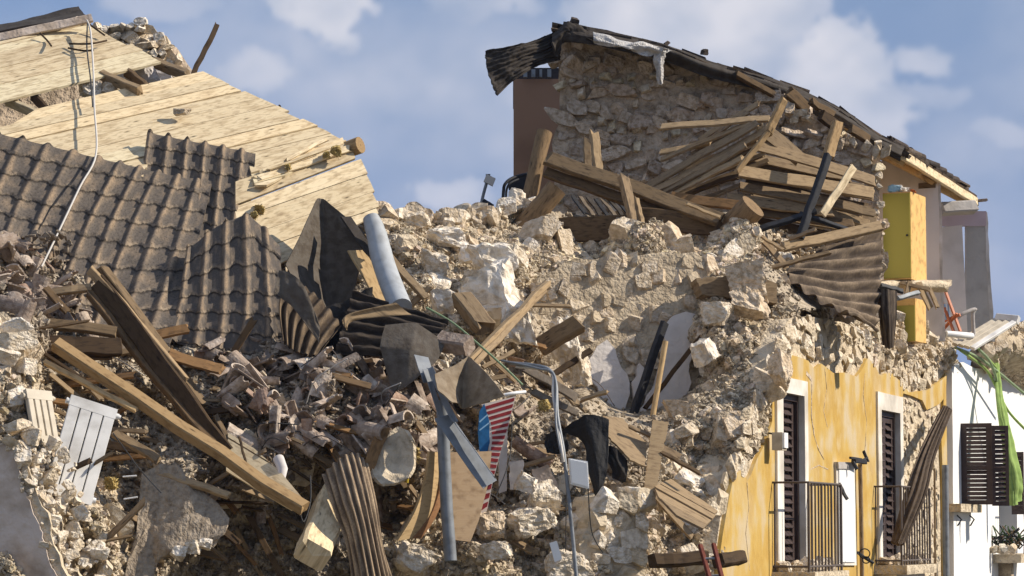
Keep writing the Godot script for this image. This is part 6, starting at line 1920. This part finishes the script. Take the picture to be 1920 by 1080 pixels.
func street_front() -> Face:
	var f := Face.new(Vector3(3.28, 0, -32.5), Vector3(.334, 0, -.943), Vector3.UP)
	var x0 := on(f, 1345, 1000).x
	var x1 := on(f, 1776, 900).x
	var d1 := pixrect(f, 1464, 735, 1504, 1066)
	var d2 := pixrect(f, 1649, 768, 1684, 1058)
	var house := thing("yellow_house", "ochre yellow street house with two shuttered balcony doors and broken top", "house", f.at(Vector2((x0 + x1) * .5, 0)))
	var body := PackedVector2Array([Vector2(x0 - .05, 0)])
	for q in [[1346, 1060], [1358, 970], [1376, 896], [1412, 836], [1442, 770], [1450, 700], [1466, 640], [1485, 600], [1520, 592], [1560, 600], [1600, 612], [1632, 640], [1655, 640], [1690, 640], [1730, 664], [1776, 694]]: body.append(on(f, q[0], q[1]))
	body.append(Vector2(x1, 0))
	body = ragged(body, .3, .03)
	wallpart("wall", f, body, [d1, d2], -.045, .45, M.mortar_pale, house)
	# plaster, with its broken outline
	var pl := PackedVector2Array([Vector2(x0 - .1, 0)])
	for q in [[1347, 1060], [1356, 1000], [1366, 940], [1374, 900], [1382, 886], [1394, 880], [1400, 905], [1408, 892], [1420, 860], [1434, 832], [1443, 806], [1448, 790], [1449, 700]]: pl.append(on(f, q[0], q[1]))
	for q in [[1466, 690], [1470, 668], [1500, 670], [1516, 676], [1528, 692], [1540, 682], [1552, 690], [1562, 700], [1584, 698], [1606, 706], [1618, 690], [1626, 672], [1638, 682], [1650, 704], [1672, 700], [1690, 718], [1704, 736], [1722, 734], [1738, 732], [1752, 722], [1766, 712], [1775, 702], [1774, 742], [1762, 758], [1748, 764], [1738, 768], [1730, 752], [1712, 744], [1694, 738], [1690, 760]]: pl.append(on(f, q[0], q[1]))
	pl.append(Vector2(on(f, 1690, 900).x, 0))
	wallpart("plaster", f, ragged(pl, .35, .025), [pixrect(f, 1455, 720, 1510, 1066), pixrect(f, 1645, 750, 1687, 1058)], 0, .05, M.yellow, house)
	var strip := PackedVector2Array([Vector2(on(f, 1768, 900).x, 0)])
	for q in [[1768, 900], [1764, 800], [1768, 770], [1772, 700]]: strip.append(on(f, q[0], q[1]))
	strip.append(Vector2(x1 + .01, on(f, 1776, 700).y)); strip.append(Vector2(x1 + .01, 0))
	wallpart("plaster", f, strip, [], .002, .05, M.yellow, house)
	# rough stones where the plaster is gone
	var b1 := ons(f, [[1440, 700], [1460, 640], [1485, 606], [1520, 598], [1560, 606], [1600, 618], [1640, 645], [1690, 648], [1730, 668], [1772, 696], [1750, 716], [1700, 726], [1650, 690], [1626, 665], [1600, 694], [1545, 676], [1500, 662], [1466, 664], [1452, 700], [1440, 790], [1400, 880], [1378, 880], [1350, 980], [1342, 980], [1380, 840], [1420, 740]])
	masonry(house, f, b1, .14, .05, [M.mortar_pale, M.stones[1], M.stones[0]], 200, 1.05, .25, .2, .7, .4)
	var b2 := ons(f, [[1692, 745], [1728, 758], [1740, 775], [1764, 765], [1762, 1095], [1692, 1095]])
	masonry(house, f, b2, .12, .03, [M.mortar_pale, M.mortar_pale, M.stones[1]], 100, .85, .12, .4, .5, 1.2)
	# white surrounds
	for q in [[d1, 1452, 703, 1510, 1066, "surround"], [d2, 1642, 734, 1689, 1058, "surround"]]:
		var r := pixrect(f, q[1], q[2], q[3], q[4])
		var pr := PackedVector2Array([r.position, Vector2(r.end.x, r.position.y), r.end, Vector2(r.position.x, r.end.y)])
		wallpart(q[5], f, ragged(pr, .5, .006), [q[0]], .03, .12, M.white_trim, house)
	# rooms behind the doors
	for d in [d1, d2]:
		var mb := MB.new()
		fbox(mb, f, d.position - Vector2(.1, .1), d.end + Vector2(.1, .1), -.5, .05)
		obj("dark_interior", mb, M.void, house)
		mb = MB.new()
		for e in [[Vector2(d.position.x, d.position.y), Vector2(d.position.x + .05, d.end.y)], [Vector2(d.end.x - .05, d.position.y), d.end], [Vector2(d.position.x + .05, d.end.y - .07), Vector2(d.end.x - .05, d.end.y)]]:
			fbox(mb, f, e[0], e[1], -.05, .06)
		obj("door_frame", mb, M.shutter, house)
	# crack beside the first door
	var cr := MB.new()
	for k in 5:
		var q: Array = [[1512, 700, 1522, 712], [1522, 712, 1521, 780], [1521, 780, 1526, 815], [1526, 815, 1534, 842], [1534, 842, 1545, 862]][k]
		var a := f.at(on(f, q[0], q[1]), .003)
		var b := f.at(on(f, q[2], q[3]), .003)
		plank(cr, a, b, [.05, .035, .03, .016, .01][k], .004, f.n, .01, .004, 3)
	obj("crack", cr, M.mortar_dark, house)
	# finer cracks that run from the openings and the broken edge
	for line in [[[1546, 690], [1550, 730], [1544, 770], [1551, 800]], [[1622, 700], [1618, 740], [1625, 790], [1621, 850]], [[1400, 905], [1404, 950], [1398, 1000], [1406, 1070]], [[1520, 880], [1535, 872], [1552, 880]]]:
		var fc := MB.new()
		for k in line.size() - 1:
			plank(fc, f.at(on(f, line[k][0], line[k][1]), .002), f.at(on(f, line[k + 1][0], line[k + 1][1]), .002), .012, .003, f.n, .004, .003, 4)
		obj("crack", fc, M.mortar_dark, house)
	shutter(house, "louvred leaf ajar in the left balcony door of the yellow house", f, Rect2(d1.position.x + d1.size.x * .36, d1.position.y + .02, d1.size.x * .56, d1.size.y - .10), -.09, 19)
	shutter(house, "left louvred leaf of the far balcony door of the yellow house", f, Rect2(d2.position.x + .05, d2.position.y + .02, d2.size.x * .5 - .06, d2.size.y - .10), -.07, 17)
	shutter(house, "right louvred leaf of the far balcony door of the yellow house", f, Rect2(d2.position.x + d2.size.x * .5, d2.position.y + .02, d2.size.x * .5 - .06, d2.size.y - .10), -.072, 17)
	# balconies
	var y1 := on(f, 1512, 1073, .42).y
	balcony(house, f, on(f, 1449, 1062).x, on(f, 1578, 1066, .42).x, y1, on(f, 1512, 904, .42).y, .42, 10, "rusty balcony railing of the left door on the yellow house", "rubble-strewn balcony slab of the left door on the yellow house")
	var y2 := on(f, 1690, 1060, .36).y
	balcony(house, f, on(f, 1640, 1054).x, on(f, 1744, 1056, .36).x, y2, on(f, 1690, 912, .36).y, .36, 11, "rusty balcony railing of the far door on the yellow house", "rubble-strewn balcony slab of the far door on the yellow house")
	# white meter door, pipe, lamp, black fitting
	var md := thing("meter_cabinet", "tall white cabinet door on the yellow wall between the balconies", "cabinet", f.at(on(f, 1582, 1056)))
	cut("frame", f, [[1563, 866], [1598, 868], [1602, 1060], [1567, 1060]], .03, .06, M.white_trim, "", "", 0.0, md)
	cut("door", f, [[1567, 881], [1595, 882], [1598, 1054], [1570, 1054]], .045, .03, M.plastic_white, "", "", 0.0, md)
	cut("cap", f, [[1563, 866], [1596, 867], [1596, 879], [1564, 879]], .06, .04, M.concrete, "", "", 0.0, md)
	wire2("downpipe", [f.at(on(f, 1604, 870), .06), f.at(on(f, 1606, 960), .06), f.at(on(f, 1608, 1095), .06)], .028, M.old[0], "thin brown pipe right of the white cabinet door", "pipe")
	wire2("drainpipe", [f.at(on(f, 1762, 872), .08), f.at(on(f, 1763, 980), .08), f.at(on(f, 1764, 1095), .08)], .05, M.zinc, "grey drainpipe at the far corner of the yellow house", "pipe")
	wire2("drainpipe", [f.at(on(f, 1747, 880), .04), f.at(on(f, 1748, 980), .04), f.at(on(f, 1749, 1095), .04)], .016, M.old[0], "thin brown pipe left of the grey drainpipe", "pipe")
	var lan := thing("wall_lamp", "broken black wall lamp above the white cabinet door", "lamp", f.at(on(f, 1592, 880), .1))
	for q in [[1577, 858, 1592, 862, .03], [1583, 864, 1598, 866, .06], [1581, 866, 1583, 880, .04], [1602, 846, 1604, 866, .035], [1594, 866, 1604, 858, .02]]:
		var mb := MB.new()
		plank(mb, f.at(on(f, q[0], q[1]), .12), f.at(on(f, q[2], q[3]), .16), q[4], q[4], f.n, .01, .004, 2)
		obj("lamp_arm", mb, M.iron, lan)
	var fl := thing("flood_light", "small pale floodlight box left of the left balcony door", "lamp", f.at(on(f, 1452, 845), .1))
	var lb := MB.new()
	boxm(lb, f.at(on(f, 1440, 828), .13), f.u * .10, f.v * .10, f.n * .06)
	obj("housing", lb, M.cream_metal, fl)
	lb = MB.new()
	boxm(lb, f.at(on(f, 1440, 826), .20), f.u * .085, f.v * .085, f.n * .012)
	obj("lens", lb, M.plastic_white, fl)
	lb = MB.new()
	plank(lb, f.at(on(f, 1441, 812), .0), f.at(on(f, 1441, 816), .13), .03, .02, Vector3.UP, 0, 0, 1)
	obj("bracket", lb, M.iron, fl)
	beam("hook", Vector3(1574, 908, 33.6), Vector3(1588, 936, 33.6), 6, .03, M.iron, "short black bar hanging from the corner of the left balcony railing", "bar")
	for k in 2:
		var ring := []
		for j in 13: ring.append([1621 + k * 3 + (10 - k * 3) * cos(j * TAU / 12), 1038 + k * 12 + (9 - k * 3) * sin(j * TAU / 12), 34.6])
		wire("wire_coil", ring, .008, M.iron, ["larger wire loop between the two balconies", "smaller wire loop below the larger one between the balconies"][k], "wire", null, 2)
	wire("iron_arm", [[1608, 1036, 34.9], [1622, 1046, 34.8], [1638, 1056, 34.8]], .02, M.iron, "short iron arm pointing at the far balcony slab", "bar")
	# bundle leaning on the far balcony
	sht("rolled_awning", [[[1770, 762, 40.2], [1777, 764, 40.1], [1784, 770, 40.2]], [[1727, 842, 38.2], [1740, 850, 38.0], [1753, 858, 38.1]], [[1698, 920, 37.2], [1718, 928, 37.0], [1734, 934, 37.1]], [[1672, 1018, 36.7], [1684, 1020, 36.5], [1694, 1020, 36.6]]], 40, 30, .03, corr(4.5, .02), M.sheet_deep, "brown folded sheet leaning from the far balcony up to the white house", "sheet")
	# white house
	var x2 := on(f, 1930, 900).x
	var wh := thing("white_house", "white rendered house at the right edge with open dark shutters", "house", f.at(Vector2((x1 + x2) * .5, 0)))
	var wp := PackedVector2Array([Vector2(x1 + .06, 0)])
	for q in [[1779, 694], [1786, 684], [1800, 680], [1822, 690], [1845, 692], [1870, 704], [1895, 714], [1930, 730]]: wp.append(on(f, q[0], q[1]))
	wp.append(Vector2(x2, 0))
	wallpart("wall", f, ragged(wp, .4, .02), [pixrect(f, 1866, 880, 1900, 1042)], .05, .4, M.white_wall, wh)
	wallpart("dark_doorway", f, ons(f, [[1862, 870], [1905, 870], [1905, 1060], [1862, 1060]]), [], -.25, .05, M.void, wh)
	var sill := MB.new()
	boxm(sill, f.at(on(f, 1795, 953), .12), f.u * .9, f.v * .06, f.n * .10)
	obj("window_sill", sill, M.mortar_pale, wh)
	for q in [[1788, 966], [1812, 966]]:
		wire2("bracket", [f.at(on(f, q[0], q[1]), .05), f.at(on(f, q[0], q[1] + 8), .12), f.at(on(f, q[0], q[1] + 20), .06)], .012, M.iron, "", "", wh)
	var lf := Face.new(f.at(on(f, 1796, 870), .05), f.n, Vector3.UP)
	shutter(wh, "wide open louvred shutter standing out from the white house", lf, Rect2(.0, -.62, .47, 1.24), 0, 17, .08)
	var lf2 := Face.new(lf.at(Vector2(.48, 0), .02), (f.n + f.u * .5).normalized(), Vector3.UP)
	shutter(wh, "second shutter leaf hinged to the open one beside the green cloth", lf2, Rect2(.0, -.64, .26, 1.22), 0, 15, .06)
	shutter(wh, "narrow dark shutter at the right edge behind the green cloth", Face.new(P(1903, 900, 44.6), f.n, Vector3.UP), Rect2(-.06, -.55, .2, 1.0), 0, 12)
	sht("green_cloth", [[[1866, 684, 44.0], [1868, 680, 43.9], [1870, 684, 44.0]], [[1870, 756, 43.4], [1876, 758, 43.2], [1883, 764, 43.4]], [[1879, 830, 43.2], [1889, 834, 42.9], [1900, 840, 43.2]], [[1884, 900, 43.1], [1900, 906, 42.8], [1916, 906, 43.1]], [[1888, 942, 43.1], [1902, 948, 42.8], [1914, 938, 43.1]]], 36, 50, .012, corr(3.5, .03, false, .04), M.green_cloth, "bright green cloth hanging down the white house beside the shutters", "cloth")
	for q in [[[[1792, 652, 41.5], [1830, 668, 42.5], [1862, 690, 43.5], [1925, 742, 45.5]], "green cable over the corner of the white house to the right edge"], [[[1800, 656, 41.6], [1846, 690, 43.2], [1866, 722, 43.6], [1890, 770, 44.0], [1925, 808, 44.5]], "green cable sagging lowest across the white house"], [[[1832, 652, 42.4], [1850, 670, 43.0], [1868, 690, 43.8]], "short pale green cable at the top of the green cloth"], [[[1836, 656, 42.4], [1856, 678, 43.0], [1870, 720, 43.6], [1876, 780, 43.4]], "pale green cable running down along the green cloth"]]:
		wire("green_cable", q[0], .022, M.cable_green if q[0].size() == 4 else M.green_cloth, q[1], "cable")
	# last balcony
	var y3 := on(f, 1862, 1040).y
	var sb := branch("balcony_slab", "", f.at(Vector2(x2 - 2, y3 - .3)), wh)
	var bm := MB.new()
	boxm(bm, f.at(Vector2(on(f, 1856, 1040).x + 1.2, y3 - .06), .25), f.u * 1.2, f.v * .07, f.n * .25)
	obj("slab", bm, M.mortar_pale, sb)
	bm = MB.new()
	boxm(bm, f.at(Vector2(on(f, 1868, 1040).x, y3 - .30), .14), f.u * .12, f.v * .16, f.n * .12)
	obj("corbel", bm, M.mortar, sb)
	var rb := thing("potted_plants", "tangle of dry plants and a green wire ball on the last balcony", "plant", f.at(Vector2(on(f, 1880, 1030).x, y3), .3))
	for k in 60:
		var c := P(rr(1866, 1916), rr(1010, 1034), 45.0)
		var mb := MB.new()
		tube(mb, [c, c + Vector3(rr(-.08, .08), rr(.03, .12), rr(-.08, .08)), c + Vector3(rr(-.2, .2), rr(.05, .28), rr(-.1, .1))], [.012], 5)
		obj("stem", mb, [M.plant, M.iron, M.old[1]][k % 3], rb)
	for k in 6:
		put("stone", rocks[k], M.stones[k], Transform3D(rand_basis() * Basis.from_scale(Vector3.ONE * rr(.05, .1)), P(1858 + k * 8, 1030, 44.8)), rb)
	for k in 9:
		var mb := MB.new()
		var u := on(f, 1864, 1000).x + k * .22
		tube(mb, [f.at(Vector2(u, y3), .48), f.at(Vector2(u, y3 + .5), .5), f.at(Vector2(u, y3 + .95), .48)], [.010], 6)
		obj("railing_bar", mb, M.rail, sb)
	wire2("railing_top", [f.at(Vector2(on(f, 1864, 1000).x, y3 + .95), .48), f.at(Vector2(on(f, 1864, 1000).x + 1, y3 + .95), .48), f.at(Vector2(on(f, 1864, 1000).x + 2, y3 + .95), .48)], .014, M.rail, "", "", sb)
	return f

func wire2(called: String, pts: Array, r: float, m: Material, label: String, cat: String, parent: Node = null):
	var mb := MB.new()
	tube(mb, pts, [r], 10)
	if parent: obj(called, mb, m, parent)
	else: top(called, mb, m, label, cat)

func land():
	var mb := MB.new()
	boxm(mb, Vector3(0, -.5, -1500), Vector3(4500, 0, 0), Vector3(0, .49, 0), Vector3(0, 0, 4500))
	top("ground", mb, M.ground, "", "", "", "structure")
	mb = MB.new()
	boxm(mb, Vector3(8.2, -.02, -40), Vector3(3.4, 0, 0), Vector3(0, .024, 0), Vector3(0, 0, 60))
	top("street", mb, M.asphalt, "", "", "", "structure")
	mb = MB.new()
	var g := []
	for i in 9:
		var row := []
		for j in 61:
			var x := -3200.0 + j * 110.0
			var h := (300.0 + 110.0 * fbm.get_noise_1d(j * 3.1) + 60.0 * fbm.get_noise_1d(j * 13.0) + x * .012) * pow(sin(i / 8.0 * PI), .8)
			row.append(Vector3(x, h - 2.0, -3600.0 - i * 260.0))
		g.append(row)
	for i in 8:
		for j in 60:
			mb.tri(g[i][j], g[i + 1][j], g[i + 1][j + 1]); mb.tri(g[i][j], g[i + 1][j + 1], g[i][j + 1])
	top("hills", mb, M.hill, "", "", "", "structure")
